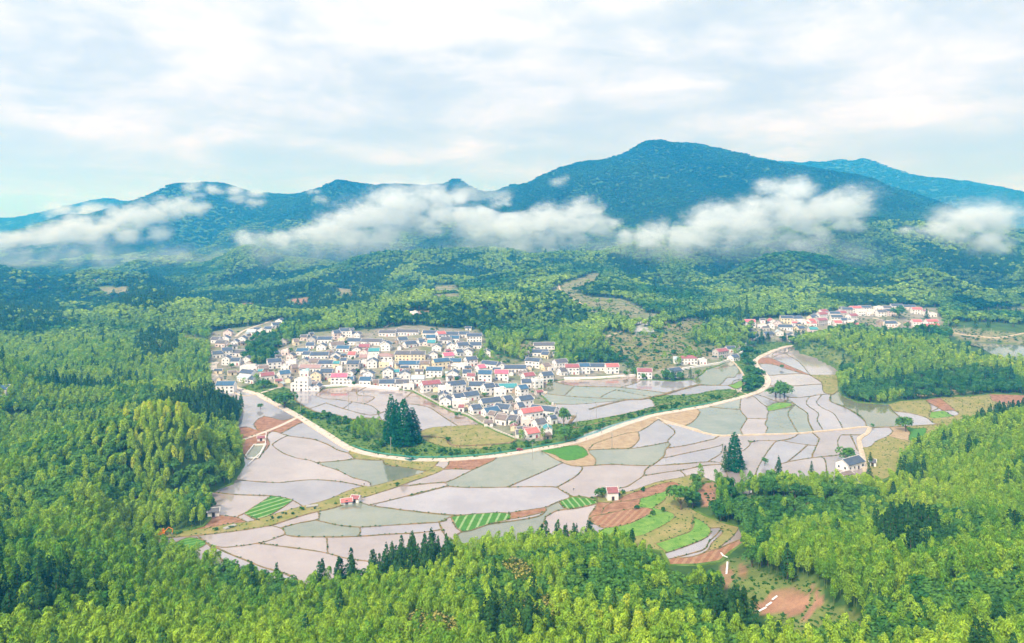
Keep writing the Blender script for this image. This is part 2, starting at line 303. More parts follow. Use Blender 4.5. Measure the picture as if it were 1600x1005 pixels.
# ------------------------------------------------------------------ ground zones on the hills (photo outlines)
ZONES = []   # (kind, polygon px, dmin, dmax)
def zone(kind, t, pts, d0=0, d1=1e9): ZONES.append((kind, T(t, pts), d0, d1))
zone('village', 'p', [(330,520),(350,515),(400,508),(440,498),(452,502),(440,522),(400,530),(385,540),(378,560),(400,575),(430,562),(432,545),(460,535),(480,520),(520,518),(580,515),(640,508),(700,512),(745,515),(760,530),(765,545),(740,562),(770,575),(830,560),(830,545),(870,545),(868,565),(895,575),(900,568),(980,568),(985,590),(870,600),(840,612),(875,640),(868,690),(800,690),(700,645),(640,615),(500,612),(450,612),(400,600),(335,615),(328,580)])
zone('village', 'p', [(1170,500),(1230,498),(1280,490),(1330,482),(1400,476),(1470,482),(1475,515),(1420,520),(1340,512),(1300,520),(1260,532),(1215,535),(1175,520)])
zone('village', 'p', [(1000,575),(1060,572),(1140,545),(1150,548),(1140,565),(1085,592),(1000,592)])
zone('field', '3', [(60,190),(150,120),(240,85),(330,60),(345,40),(400,30),(460,40),(440,90),(420,105),(330,110),(330,150),(270,175),(400,200),(560,210),(640,230),(740,275),(760,310),(850,325),(900,335),(880,365),(740,390),(600,370),(480,345),(420,320),(340,290),(300,280),(240,240),(170,190)])
zone('pond', '3', [(690,410),(740,405),(800,420),(870,445),(800,465),(700,475),(680,450)])
zone('pond', '3', [(620,385),(700,380),(860,395),(880,415),(800,410),(700,395)])
zone('terrace', '3', [(420,470),(520,440),(600,450),(680,480),(900,460),(1080,520),(1200,540),(1300,545),(1280,600),(1200,640),(1100,620),(980,690),(850,730),(700,740),(650,700),(640,640),(560,620),(500,580),(480,520)])
zone('terrace', '3', [(880,370),(960,400),(1080,350),(1200,380),(1230,420),(1100,440),(1100,490),(1000,500),(900,450)])
zone('field', '2', [(1080,250),(1000,240),(940,300),(960,360),(1080,320),(1200,300),(1200,240)])
zone('field', '2', [(700,330),(800,330),(950,380),(1000,400),(860,410),(690,400)])
zone('grass', '9', [(900,195),(1000,215),(1100,240),(1110,270),(1040,275),(950,255)])
zone('soilpatch', '9', [(385,88),(470,88),(500,100),(470,118),(420,110)])
zone('soilpatch', '9', [(1120,65),(1220,60),(1330,40),(1325,80),(1200,78),(1130,85)])
zone('field', 'p', [(676,448),(712,446),(720,455),(716,472),(690,472),(676,470)])
zone('field', 'p', [(525,448),(550,446),(552,468),(528,470)])
zone('soilpatch', 'p', [(455,468),(482,464),(485,478),(458,480)])
zone('soilpatch', 'p', [(630,490),(670,484),(672,492),(640,500)])
zone('field', 'p', [(140,450),(200,448),(210,458),(160,462)])
zone('grass', '9', [(20,640),(130,630),(200,645),(170,670),(60,690),(20,660)])
zone('grass', 'p', [(1130,770),(1180,775),(1300,785),(1400,780),(1400,792),(1250,793),(1150,790)])
zone('soilpatch', 'p', [(1235,790),(1300,780),(1330,786),(1240,796)])
# bottom right clearing
zone('grass', 'v', [(170,130),(350,110),(480,220),(700,300),(880,270),(1000,380),(1020,500),(1250,560),(1330,700),(1430,827),(700,900),(640,640),(380,560),(340,470),(130,330),(100,240)])
zone('soilpatch', 'v', [(160,160),(210,160),(240,240),(230,320),(190,370),(110,310),(140,200)])
zone('soilpatch', 'v', [(270,160),(330,150),(360,230),(340,300),(290,280)])
zone('soilpatch', 'v', [(560,400),(680,350),(780,370),(870,430),(880,500),(800,600),(700,620),(640,560),(520,590),(420,560),(430,520)])
zone('soilpatch', 'v', [(880,330),(960,380),(1000,480),(900,600),(800,650),(820,600),(930,480),(900,400)])
zone('grass', 'p', [(1180,690),(1130,735),(1090,748),(1115,760),(1150,740)])
zone('field', '4', [(1140,190),(1240,180),(1400,195),(1600,215),(1700,225),(1700,290),(1500,262),(1300,255),(1240,235),(1180,215)])
zone('field', '4', [(1450,85),(1700,60),(1700,110),(1500,115),(1330,125),(1230,110)])
zone('field', '4', [(700,140),(790,135),(780,190),(1040,190),(1050,205),(900,220),(720,205)])
zone('bare', '4', [(1000,540),(1100,520),(1240,515),(1340,530),(1180,548),(1060,552),(1000,556)])
zone('grass', '4', [(380,290),(470,260),(560,300),(640,330),(690,400),(720,430),(690,420),(590,400),(520,350),(400,330)])
zone('soilpatch', '7', [(250,440),(290,435),(265,500),(270,560),(275,605),(220,600),(185,560),(180,500),(200,460)])
zone('road', '4', [(0,330),(60,320),(120,270),(190,230),(175,222),(110,255),(40,300),(0,318)])
KINDS_Z = ['village', 'field', 'terrace', 'grass', 'soilpatch', 'pond', 'bare', 'road']

GPX = GX; GPY = HZ + F * (CZ - GZ) / GD
vis_v = ANG >= RUN - 0.003
zcol = np.zeros(GX.shape + (4,)); zcol[..., 3] = 1
zk = np.full(GX.shape, -1)
for kind, poly, d0, d1 in ZONES:
    m = pip(poly, GPX, GPY) & vis_v & (GD < 3000)
    zk[m] = KINDS_Z.index(kind)
base = {'village': (0.27, 0.25, 0.20), 'field': (0.23, 0.22, 0.13), 'terrace': (0.22, 0.20, 0.10), 'grass': (0.17, 0.21, 0.06), 'soilpatch': (0.34, 0.19, 0.12), 'pond': (0.4, 0.4, 0.4), 'bare': (0.30, 0.22, 0.13), 'road': (0.36, 0.35, 0.34)}
zcol[..., :3] = (0.05, 0.11, 0.022)
for i, k in enumerate(KINDS_Z): zcol[zk == i, :3] = base[k]

def mesh_obj(name, V, Fc, mats=(), parent=None, smooth=False, mi=None, link=True):
    me = bpy.data.meshes.new(name)
    V = np.asarray(V, dtype=np.float32); 
    if len(Fc) and isinstance(Fc, np.ndarray):
        n = Fc.shape[1]; me.vertices.add(len(V)); me.vertices.foreach_set('co', V.ravel())
        me.loops.add(Fc.size); me.loops.foreach_set('vertex_index', Fc.astype(np.int32).ravel())
        me.polygons.add(len(Fc)); me.polygons.foreach_set('loop_start', np.arange(0, Fc.size, n, dtype=np.int32))
    else: me.from_pydata([tuple(map(float, v)) for v in V], [], [tuple(int(i) for i in f) for f in Fc])
    for m in mats: me.materials.append(m)
    if mi is not None: me.polygons.foreach_set('material_index', np.asarray(mi, dtype=np.int32))
    if smooth: me.polygons.foreach_set('use_smooth', np.ones(len(me.polygons), bool))
    me.update(calc_edges=True)
    o = bpy.data.objects.new(name, me)
    if link: col.objects.link(o)
    if parent: o.parent = parent
    return o
def tag(o, label=None, cat=None, group=None, kind=None):
    if label: o['label'] = label
    if cat: o['category'] = cat
    if group: o['group'] = group
    if kind: o['kind'] = kind
    return o
def empty(name, loc, rz=0.0):
    o = bpy.data.objects.new(name, None); col.objects.link(o); o.location = loc; o.rotation_euler = (0, 0, rz); return o

R_, C_ = GX.shape
idx = np.arange(R_ * C_).reshape(R_, C_)
quads = np.stack([idx[:-1, :-1], idx[:-1, 1:], idx[1:, 1:], idx[1:, :-1]], -1).reshape(-1, 4)
m, t = mat('hill_ground')
va = N(t, 'ShaderNodeVertexColor', layer_name='zone'); geo = N(t, 'ShaderNodeNewGeometry')
nz = N(t, 'ShaderNodeTexNoise', i_Scale=0.12, i_Detail=9.0, i_Roughness=0.7); t.links.new(geo.outputs['Position'], nz.inputs['Vector'])
hs = N(t, 'ShaderNodeHueSaturation'); t.links.new(va.outputs[0], hs.inputs['Color'])
mr = N(t, 'ShaderNodeMapRange'); mr.inputs['From Min'].default_value = 0.3; mr.inputs['From Max'].default_value = 0.7; mr.inputs['To Min'].default_value = 0.6; mr.inputs['To Max'].default_value = 1.35
t.links.new(nz.outputs['Fac'], mr.inputs['Value']); t.links.new(mr.outputs[0], hs.inputs['Value'])
nz2 = N(t, 'ShaderNodeTexNoise', i_Scale=0.035, i_Detail=5.0); t.links.new(geo.outputs['Position'], nz2.inputs['Vector'])
rr = ramp(t, [(0.45, (0, 0, 0)), (0.62, (0.45, 0.45, 0.45))]); t.links.new(nz2.outputs['Fac'], rr.inputs[0])
mxc = N(t, 'ShaderNodeMix', data_type='RGBA'); t.links.new(rr.outputs[0], mxc.inputs[0]); t.links.new(hs.outputs[0], mxc.inputs[6]); mxc.inputs[7].default_value = (0.10, 0.17, 0.04, 1)
b = N(t, 'ShaderNodeBsdfPrincipled', i_Roughness=0.95); b.inputs['Specular IOR Level'].default_value = 0.1; t.links.new(mxc.outputs[2], b.inputs['Base Color'])
bp = N(t, 'ShaderNodeBump', i_Strength=0.5, i_Distance=0.5); t.links.new(nz.outputs['Fac'], bp.inputs['Height']); t.links.new(bp.outputs[0], b.inputs['Normal'])
o = N(t, 'ShaderNodeOutputMaterial'); t.links.new(b.outputs[0], o.inputs[0])
ground = mesh_obj('ground', np.stack([WX, GD, GZ], -1).reshape(-1, 3), quads, [m], smooth=True)
ca = ground.data.color_attributes.new('zone', 'FLOAT_COLOR', 'POINT'); ca.data.foreach_set('color', zcol.reshape(-1).astype(np.float32))
tag(ground, kind='structure')

# ------------------------------------------------------------------ valley floor network
NET = []    # (world polyline, width, height, material)
def net(t, pts, wd=0.8, h=0.35, m='bund', smooth=True, closed=False):
    P = T(t, pts)
    if closed: P = P + [P[0]]
    if smooth and len(P) > 2: P = catmull(P, 3)
    NET.append([[unp(*p) for p in P], wd, h, m]); return len(NET) - 1
# roads
road_px = T('1', [(238,668),(340,700),(450,728)]) + T('5', [(590,2),(690,55),(780,105),(860,155),(940,205),(1060,280),(1200,320),(1400,345)]) + \
          T('6', [(10,345),(200,345),(440,328),(600,305),(760,278),(870,258),(1000,218),(1150,160),(1250,128),(1350,98),(1600,55)]) + T('4', [(30,570),(100,550),(175,522),(208,480),(195,440),(150,392),(140,365),(165,342),(250,302),(330,280)])
road_px = catmull(road_px, 4)
NET.append([[unp(*p) for p in road_px], 5.2, 0.55, 'road'])
net('5', [(470,240),(560,210),(640,180),(720,145),(785,112)], 3.2, 0.4, 'road')
net('1', [(450,728),(520,700),(630,668)], 3.0, 0.4, 'road')
net('1', [(215,690),(300,738),(400,735),(450,730)], 1.5, 0.35, 'track')
TRK = net('7', [(0,140),(100,165),(200,195),(290,212),(380,210),(560,205),(720,200),(860,187),(980,176),(1080,165),(1110,170)], 2.2, 0.5, 'track')
net('7', [(1110,168),(1300,163),(1480,152)], 1.5, 0.4, 'bund')
net('6', [(1340,118),(1450,150),(1600,190)], 2.0, 0.5, 'track')
net('7', [(1110,170),(1095,200),(1055,225),(1055,260),(1072,330),(1085,400),(1085,480)], 3.0, 0.45, 'track')
net('4', [(95,548),(60,530),(20,515)], 2.0, 0.4, 'track')
# block A, south-west paddies
A_ = [('5', [(690,200),(740,215),(800,222),(880,235),(950,262),(1000,290),(1060,308),(1090,337)]), ('5', [(1092,338),(1000,350),(890,358)]), ('5', [(1060,308),(1068,285)]),
 ('5', [(640,262),(700,305),(780,335),(850,347),(920,375),(1000,400),(1080,440),(1150,458),(1178,470),(1182,490)]), ('5', [(455,452),(560,462),(680,468),(760,460),(860,452),(960,457),(1060,470),(1140,488)]),
 ('5', [(400,530),(500,535),(640,540),(740,558),(800,587)]), ('5', [(640,540),(560,590),(490,637)]), ('5', [(490,637),(550,668)]), ('5', [(757,565),(690,610),(620,650),(550,668)]), ('5', [(490,637),(455,655),(505,682)]), ('5', [(360,632),(455,655)]),
 ('5', [(600,300),(630,262),(618,225),(625,200),(660,190),(720,212)]), ('5', [(640,262),(680,235),(720,215)]), ('5', [(690,200),(750,168),(800,140)]),
 ('5', [(440,175),(500,165),(570,185),(640,182)]), ('5', [(570,185),(545,150),(600,108),(700,130),(765,112)]), ('5', [(445,235),(560,205)]),
 ('5', [(1250,342),(1265,370),(1400,390),(1490,408)]), ('5', [(1095,338),(1180,345),(1255,345)]),
 ('5', [(0,742),(100,740),(300,714),(420,692),(520,682),(620,652),(740,615),(850,588),(960,556),(1060,512),(1140,488),(1182,490),(1280,465),(1360,445),(1490,405),(1530,372),(1550,352)]),
 ('5', [(-60,790),(0,775),(240,755),(420,735),(560,714),(640,700),(740,667),(860,632),(980,605),(1100,562),(1160,542),(1290,502),(1400,462),(1520,422),(1580,392),(1610,360)]),
 ('5', [(60,826),(130,790),(200,765),(290,800),(150,852),(60,826)]), ('5', [(290,800),(330,815),(400,850),(500,890),(600,930),(720,965),(800,1010),(900,1070)]), ('5', [(300,804),(350,860),(400,930),(430,1000),(460,1050)]),
 ('5', [(640,702),(690,715),(712,735),(712,750)]), ('5', [(712,750),(640,778),(570,797),(400,820),(318,810)]), ('5', [(240,757),(290,800)]),
 ('5', [(690,715),(780,690),(885,670),(900,650),(893,622)]), ('5', [(885,672),(1000,698),(1120,710),(1280,700),(1400,693),(1550,683),(1600,668)]),
 ('5', [(712,750),(780,762),(940,763),(1100,760),(1280,748),(1440,740),(1570,722)]), ('5', [(1120,710),(1124,735),(1110,760)]), ('5', [(940,758),(943,800),(945,852)]),
 ('5', [(570,797),(700,815),(850,835),(945,852),(1050,880),(1200,900),(1420,930)]), ('5', [(1550,683),(1572,725),(1590,760),(1640,800),(1640,920)]), ('5', [(1100,562),(1170,590),(1280,606),(1400,622),(1600,642)]),
 ('5', [(1180,588),(1300,560),(1450,520),(1600,485)]), ('5', [(1350,490),(1500,472),(1600,463)]), ('5', [(60,826),(120,850),(190,890),(260,930)]),
 ('5', [(500,322),(545,265),(610,262),(570,335),(510,338),(500,322)]),
 # block B
 ('6', [(0,480),(100,472),(190,468),(208,486)]), ('6', [(210,486),(80,520),(-10,545)]), ('6', [(205,468),(340,400),(440,355),(475,332)]), ('6', [(340,398),(250,394),(190,396),(165,380)]),
 ('6', [(208,486),(260,492),(400,494),(530,492),(640,490),(760,490),(800,493)]), ('6', [(530,492),(640,445),(720,410),(832,360)]),
 ('6', [(725,298),(800,345),(880,375),(935,380),(930,405),(900,435),(850,465),(800,492)]), ('6', [(935,378),(1100,368),(1180,372),(1310,375),(1450,370),(1600,355)]),
 ('6', [(1310,375),(1280,400),(1270,430),(1220,465),(1180,490),(1110,502)]), ('6', [(800,493),(850,525),(900,547),(960,552),(1015,545)]),
 ('6', [(765,290),(910,265),(970,318),(855,350),(765,300)]), ('6', [(1000,258),(975,290),(980,310),(1010,340),(1008,372)]), ('6', [(985,290),(1100,285),(1200,282),(1300,268),(1400,248)]),
 ('6', [(1240,193),(1248,230),(1220,265),(1190,284)]), ('6', [(1345,118),(1440,185),(1420,220),(1402,240),(1415,262),(1390,290),(1380,325),(1320,374)]),
 ('6', [(975,268),(1050,240),(1180,200),(1240,192),(1300,160),(1345,125)]), ('6', [(1410,280),(1500,265),(1600,243),(1675,225)]), ('6', [(1382,335),(1500,308),(1600,288),(1710,262)]),
 ('6', [(1275,430),(1400,410),(1480,400),(1600,375),(1700,368)]), ('6', [(1470,402),(1490,420),(1510,445)]), ('6', [(1110,503),(1060,520),(1018,545)]),
 ('6', [(0,620),(120,635),(270,645),(340,640)]), ('6', [(0,692),(110,685),(160,682),(225,652),(270,645)]), ('6', [(225,655),(340,640),(520,632),(545,665),(440,690),(285,735),(225,655)]),
 ('6', [(530,635),(640,618),(738,604)]), ('6', [(738,604),(735,625),(640,650),(545,668)]), ('6', [(738,604),(800,575),(860,555),(870,535),(850,525)]), ('6', [(740,625),(700,650),(600,670),(440,692)]),
 ('6', [(812,572),(920,540),(1012,570),(1000,587),(862,612),(812,572)]), ('6', [(755,645),(800,620),(862,612),(1000,588)]), ('6', [(755,645),(738,655),(728,690),(698,727),(670,780),(655,870)]),
 ('6', [(160,682),(172,720),(200,768),(215,810)]), ('6', [(285,735),(250,768),(215,920)]), ('6', [(880,880),(975,720),(975,660),(985,635),(1010,602),(1022,572),(1015,545)]),
 ('6', [(1010,690),(985,655),(1060,640),(1150,620),(1270,605),(1320,625),(1200,690),(1060,715),(1010,690)]), ('6', [(1022,575),(1100,575),(1180,535),(1380,472),(1440,465)]),
 ('6', [(1100,578),(1250,556),(1400,512),(1470,476)]), ('6', [(1250,556),(1240,600)]), ('6', [(1400,512),(1390,560),(1325,605)]), ('6', [(1040,640),(1060,600),(1100,578)]), ('6', [(1110,503),(1180,520),(1260,495),(1330,470),(1400,455),(1480,440),(1540,425),(1600,440),(1670,480)]),
 ('6', [(1325,605),(1420,632),(1440,655),(1390,695),(1280,750),(1215,775),(1190,870)]), ('6', [(1060,715),(1040,735),(1070,760),(1160,860)]),
 # hollow terraces
 ('7', [(145,655),(200,680),(240,715),(230,760),(120,810),(0,850),(-60,860)]), ('7', [(145,660),(140,700),(130,735),(60,760),(-20,790)]), ('7', [(150,660),(155,690),(140,735)]),
 ('7', [(240,715),(300,715),(280,745),(235,790),(210,830),(130,855),(20,885)]), ('7', [(300,715),(310,740),(250,800),(225,840),(150,870),(60,880)]), ('7', [(235,850),(400,780),(440,785)]), ('7', [(290,820),(360,765),(400,712)]), ('7', [(-60,800),(20,855)]),
 # block C, east paddies
 ('7', [(410,5),(405,70),(440,115),(430,140),(398,192)]), ('7', [(410,70),(330,65),(240,55),(200,50)]), ('7', [(195,72),(165,120),(120,155)]), ('7', [(440,118),(550,122)]), ('7', [(480,-5),(520,35),(560,60)]),
 ('7', [(562,78),(552,100),(552,125),(540,150),(555,170),(538,200)]), ('7', [(555,55),(600,35),(670,35),(680,52),(562,78),(555,55)]), ('7', [(700,45),(665,88),(680,130),(720,198)]), ('7', [(685,30),(720,55),(770,90),(775,130),(802,188)]),
 ('7', [(790,-10),(765,40),(830,90),(825,130),(860,186)]), ('7', [(850,-10),(820,30),(850,60),(910,90),(940,130),(965,176)]), ('7', [(900,-10),(900,25),(950,50),(1030,85),(1080,125),(1092,165)]),
 ('7', [(1200,25),(1240,80),(1285,130),(1272,165)]), ('7', [(1240,80),(1330,90),(1420,115),(1450,140),(1490,152)]), ('7', [(1405,15),(1440,50),(1440,80),(1430,112)]), ('7', [(1440,85),(1560,75),(1590,100),(1480,118),(1430,112)]),
 ('4', [(1065,580),(1140,620),(1210,660),(1240,690),(1300,790),(1370,840)]), ('4', [(1210,560),(1300,600),(1430,620)]), ('4', [(1140,620),(1060,640)]), ('4', [(1420,548),(1430,580),(1540,600),(1600,590)]),
 ('7', [(840,212),(820,270),(790,328)]), ('7', [(600,240),(560,290),(522,350),(490,420),(480,560)]), ('7', [(592,243),(680,228),(722,202)]), ('7', [(650,245),(770,262),(822,266)]), ('7', [(770,262),(730,300),(660,355)]),
 ('7', [(960,198),(935,240),(945,285),(970,330)]), ('7', [(970,206),(1060,205)]), ('7', [(1005,210),(1030,260),(1045,300)]), ('7', [(560,560),(590,400),(640,362),(780,335),(930,320),(1000,318),(1070,330)]), ('7', [(850,330),(872,365),(880,560)]),
 ('7', [(440,235),(460,255),(440,280),(410,300)]), ('7', [(460,252),(500,240),(600,240)]), ('7', [(380,220),(490,215)]), ('7', [(1070,276),(1110,275),(1150,240),(1210,215),(1245,180)]), ('7', [(1338,180),(1420,172),(1380,238),(1320,238),(1338,180)]), ('7', [(1420,172),(1475,170)]),
 ('7', [(310,262),(300,310),(230,350)]), ('7', [(-10,372),(150,360),(260,355),(310,370),(335,430),(320,520)]), ('7', [(1210,215),(1320,240),(1400,238)]),
 # block D, north-east strip by the road's end
 ('4', [(165,345),(230,350),(300,380),(440,440)]), ('4', [(205,470),(165,380)]), ('4', [(150,378),(230,380),(310,405),(400,432),(445,440)]), ('4', [(230,345),(240,320),(300,300)]), ('4', [(300,322),(380,370),(440,440),(500,480),(510,530),(560,545),(590,520)]), ('4', [(230,348),(265,330),(300,322),(345,300)]),
 ('4', [(215,442),(300,435),(400,430)]), ('4', [(340,500),(430,492),(500,488)]), ('4', [(440,440),(520,440),(600,436)]), ('4', [(500,465),(600,465)]), ('4', [(205,480),(320,560),(500,545),(560,540)]), ('4', [(320,560),(280,590),(160,545)]),
 ('4', [(555,535),(545,580),(620,610),(700,660),(740,696)]), ('4', [(330,570),(350,600)]),
 # block E, paddies under the village's east row
 ('3', [(-10,880),(150,905),(350,920),(650,935),(740,935)]), ('3', [(260,840),(230,870),(190,908)]), ('3', [(100,800),(260,838),(550,845),(700,860),(910,885)]), ('3', [(560,865),(500,890),(450,917)]), ('3', [(560,865),(700,895),(820,915)]), ('3', [(600,846),(660,830),(720,812)]),
 ('3', [(1100,798),(1170,830),(1300,830),(1350,780),(1410,775),(1420,745)]), ('3', [(1170,830),(1370,832),(1400,800),(1465,788)]), ('3', [(890,905),(1100,900),(1260,870),(1390,860)]), ('3', [(30,950),(200,970),(400,960),(640,938)]),
 ('3', [(1375,840),(1450,800),(1470,830),(1420,860),(1375,840)]), ('3', [(820,935),(830,965),(850,1000),(865,1030)]),
 ('6', [(735,30),(800,42),(850,40)]), ('6', [(800,145),(860,150),(910,137),(1000,125),(1150,98),(1300,62),(1370,42),(1533,10),(1746,-20),(1800,-35)]),
 # block F, below the village front
 ('1', [(920,735),(1000,765),(1090,770),(1230,790),(1340,810),(1400,830),(1462,882)]), ('1', [(920,735),(960,705),(990,690)]), ('1', [(1010,800),(1100,830),(1200,860),(1380,902),(1500,870),(1560,840)]), ('1', [(1010,800),(900,838),(850,855)]), ('2', [(20,880),(-20,800),(-60,740)]), ('4', [(1580,690),(1640,640),(1700,560)]), ('4', [(1130,560),(1230,642)]), ('1', [(1230,790),(1200,812),(1160,842)]), ('1', [(1330,808),(1400,770),(1400,745),(1280,735),(1262,700)]),
 ('2', [(170,690),(250,700),(330,720),(420,780),(530,850)]), ('2', [(260,892),(350,860),(530,850),(700,838)]), ('2', [(205,605),(150,650),(100,700)]),
]
THICK = {('5', (0,742)), ('5', (-60,790))}
for t_, pts in A_:
    net(t_, pts, 0.4 + 0.35 * rng.random(), 0.28)
net('3', [(740,935),(880,905),(1000,870),(1130,835),(1172,830)], 2.6, 0.6)
net('3', [(740,935),(640,938),(500,968),(370,1005)], 1.8, 0.5)
net('6', [(860,170),(880,130),(905,100)], 2.4, 0.6)
# green river corridor north of the road
RIV_N = T('1', [(770,790),(860,845),(950,882),(1100,902),(1235,945)]) + T('5', [(1000,112),(1085,128)]) + T('2', [(0,800),(60,890),(250,922),(430,937),(480,985),(600,992),(890,972),(935,945)])
NET.append([[unp(*p) for p in catmull(T('1', [(700,700),(740,745),(770,790),(860,845),(950,882),(1100,902),(1235,945)]), 3)], 1.2, 0.5, 'bund'])
NET.append([[unp(*p) for p in catmull(T('s', [(760,290),(850,310),(980,300),(1120,330),(1180,400)]), 3)], 1.0, 0.5, 'bund'])
NET.append([[unp(*p) for p in catmull(T('2', [(20,880),(250,922),(430,937),(480,985),(600,992),(890,972),(950,945)]), 3)], 1.6, 0.6, 'bund'])
NET.append([[unp(*p) for p in catmull(T('6', [(900,172),(1000,150),(1160,112),(1300,72),(1380,45)]) + T('4', [(-20,565),(30,545),(60,528)]), 3)], 1.0, 0.4, 'bund'])
NET.append([[unp(*p) for p in catmull(T('6', [(900,235),(930,212),(1080,158),(1240,112),(1290,100)]), 3)], 0.6, 0.2, 'bund'])
NET.append([[unp(*p) for p in catmull(T('2', [(250,930),(400,990),(600,1010),(800,1012)]), 3)], 0.6, 0.2, 'bund'])
NET.append([[unp(*p) for p in catmull(T('4', [(5,350),(50,400),(80,450),(85,485),(70,512),(40,535)]), 3)], 1.8, 0.4, 'track'])
outc = [unp(*p) for p in OUT]
NET.append([outc + [outc[0]], 1.6, 0.45, 'grass'])

# snap free ends onto neighbouring lines
def seg_near(p, skip, tol):
    best = None
    for i, (P, *_r) in enumerate(NET):
        if i == skip: continue
        Q = np.array(P); a = Q[:-1]; d = Q[1:] - a; l2 = (d ** 2).sum(1) + 1e-9
        t = np.clip(((np.array(p) - a) * d).sum(1) / l2, 0, 1); c = a + d * t[:, None]; dist = np.hypot(*(c - np.array(p)).T)
        k = int(dist.argmin())
        if dist[k] < tol and (best is None or dist[k] < best[0]): best = (dist[k], tuple(c[k]))
    return best
for it in range(3):
  for i in range(len(NET) - 1):
    P = NET[i][0]
    for e in (0, -1):
        s_ = seg_near(P[e], i, P[e][1] * 0.03 if it == 0 else 0.8)
        if s_:
            q = s_[1]; p = P[1] if e == 0 else P[-2]; dl = math.hypot(q[0] - p[0], q[1] - p[1])
            if dl > 1e-6:      # overshoot a little so the lines truly cross
                P[e] = (q[0] + (q[0] - p[0]) / dl * 0.4, q[1] + (q[1] - p[1]) / dl * 0.4)
verts = []; edges = []; vkey = {}
def vid(p):
    k = (round(p[0], 2), round(p[1], 2))
    if k not in vkey: vkey[k] = len(verts); verts.append(Vector(p))
    return vkey[k]
for P, wd, h, mm in NET:
    for a, b_ in zip(P[:-1], P[1:]):
        ia, ib = vid(a), vid(b_)
        if ia != ib: edges.append((ia, ib))
cv, ce, cf, ov, oe, of = delaunay_2d_cdt(verts, edges, [], 0, 1e-4)
cons = set()
for e, src in zip(ce, oe):
    if len(src): cons.add((min(e), max(e)))
em = {}
for fi, f in enumerate(cf):
    for a, b_ in zip(f, f[1:] + f[:1]):
        em.setdefault((min(a, b_), max(a, b_)), []).append(fi)
par = list(range(len(cf)))
def find(a):
    while par[a] != a: par[a] = par[par[a]]; a = par[a]
    return a
for e, fs in em.items():
    if e not in cons and len(fs) == 2: par[find(fs[0])] = find(fs[1])
CVs = np.array([(v.x, v.y) for v in cv]); cfa = np.array(cf)
cen = CVs[cfa].mean(1)
tri_in = pip(OUTW, cen[:, 0], cen[:, 1])
comps = {}
for fi in range(len(cf)):
    if tri_in[fi]: comps.setdefault(find(fi), []).append(fi)
def area(fs):
    a, b_, c = CVs[cfa[fs, 0]], CVs[cfa[fs, 1]], CVs[cfa[fs, 2]]
    return np.abs((b_[:, 0] - a[:, 0]) * (c[:, 1] - a[:, 1]) - (b_[:, 1] - a[:, 1]) * (c[:, 0] - a[:, 0])).sum() / 2
tri2 = {}
def comp_at(px, py):
    x, y = unp(px, py)
    a, b_, c = CVs[cfa[:, 0]], CVs[cfa[:, 1]], CVs[cfa[:, 2]]
    def s(p, q): return (q[:, 0] - p[:, 0]) * (y - p[:, 1]) - (q[:, 1] - p[:, 1]) * (x - p[:, 0])
    s1, s2, s3 = s(a, b_), s(b_, c), s(c, a)
    m = ((s1 >= 0) & (s2 >= 0) & (s3 >= 0)) | ((s1 <= 0) & (s2 <= 0) & (s3 <= 0))
    k = np.nonzero(m)[0]
    return find(int(k[0])) if len(k) else None
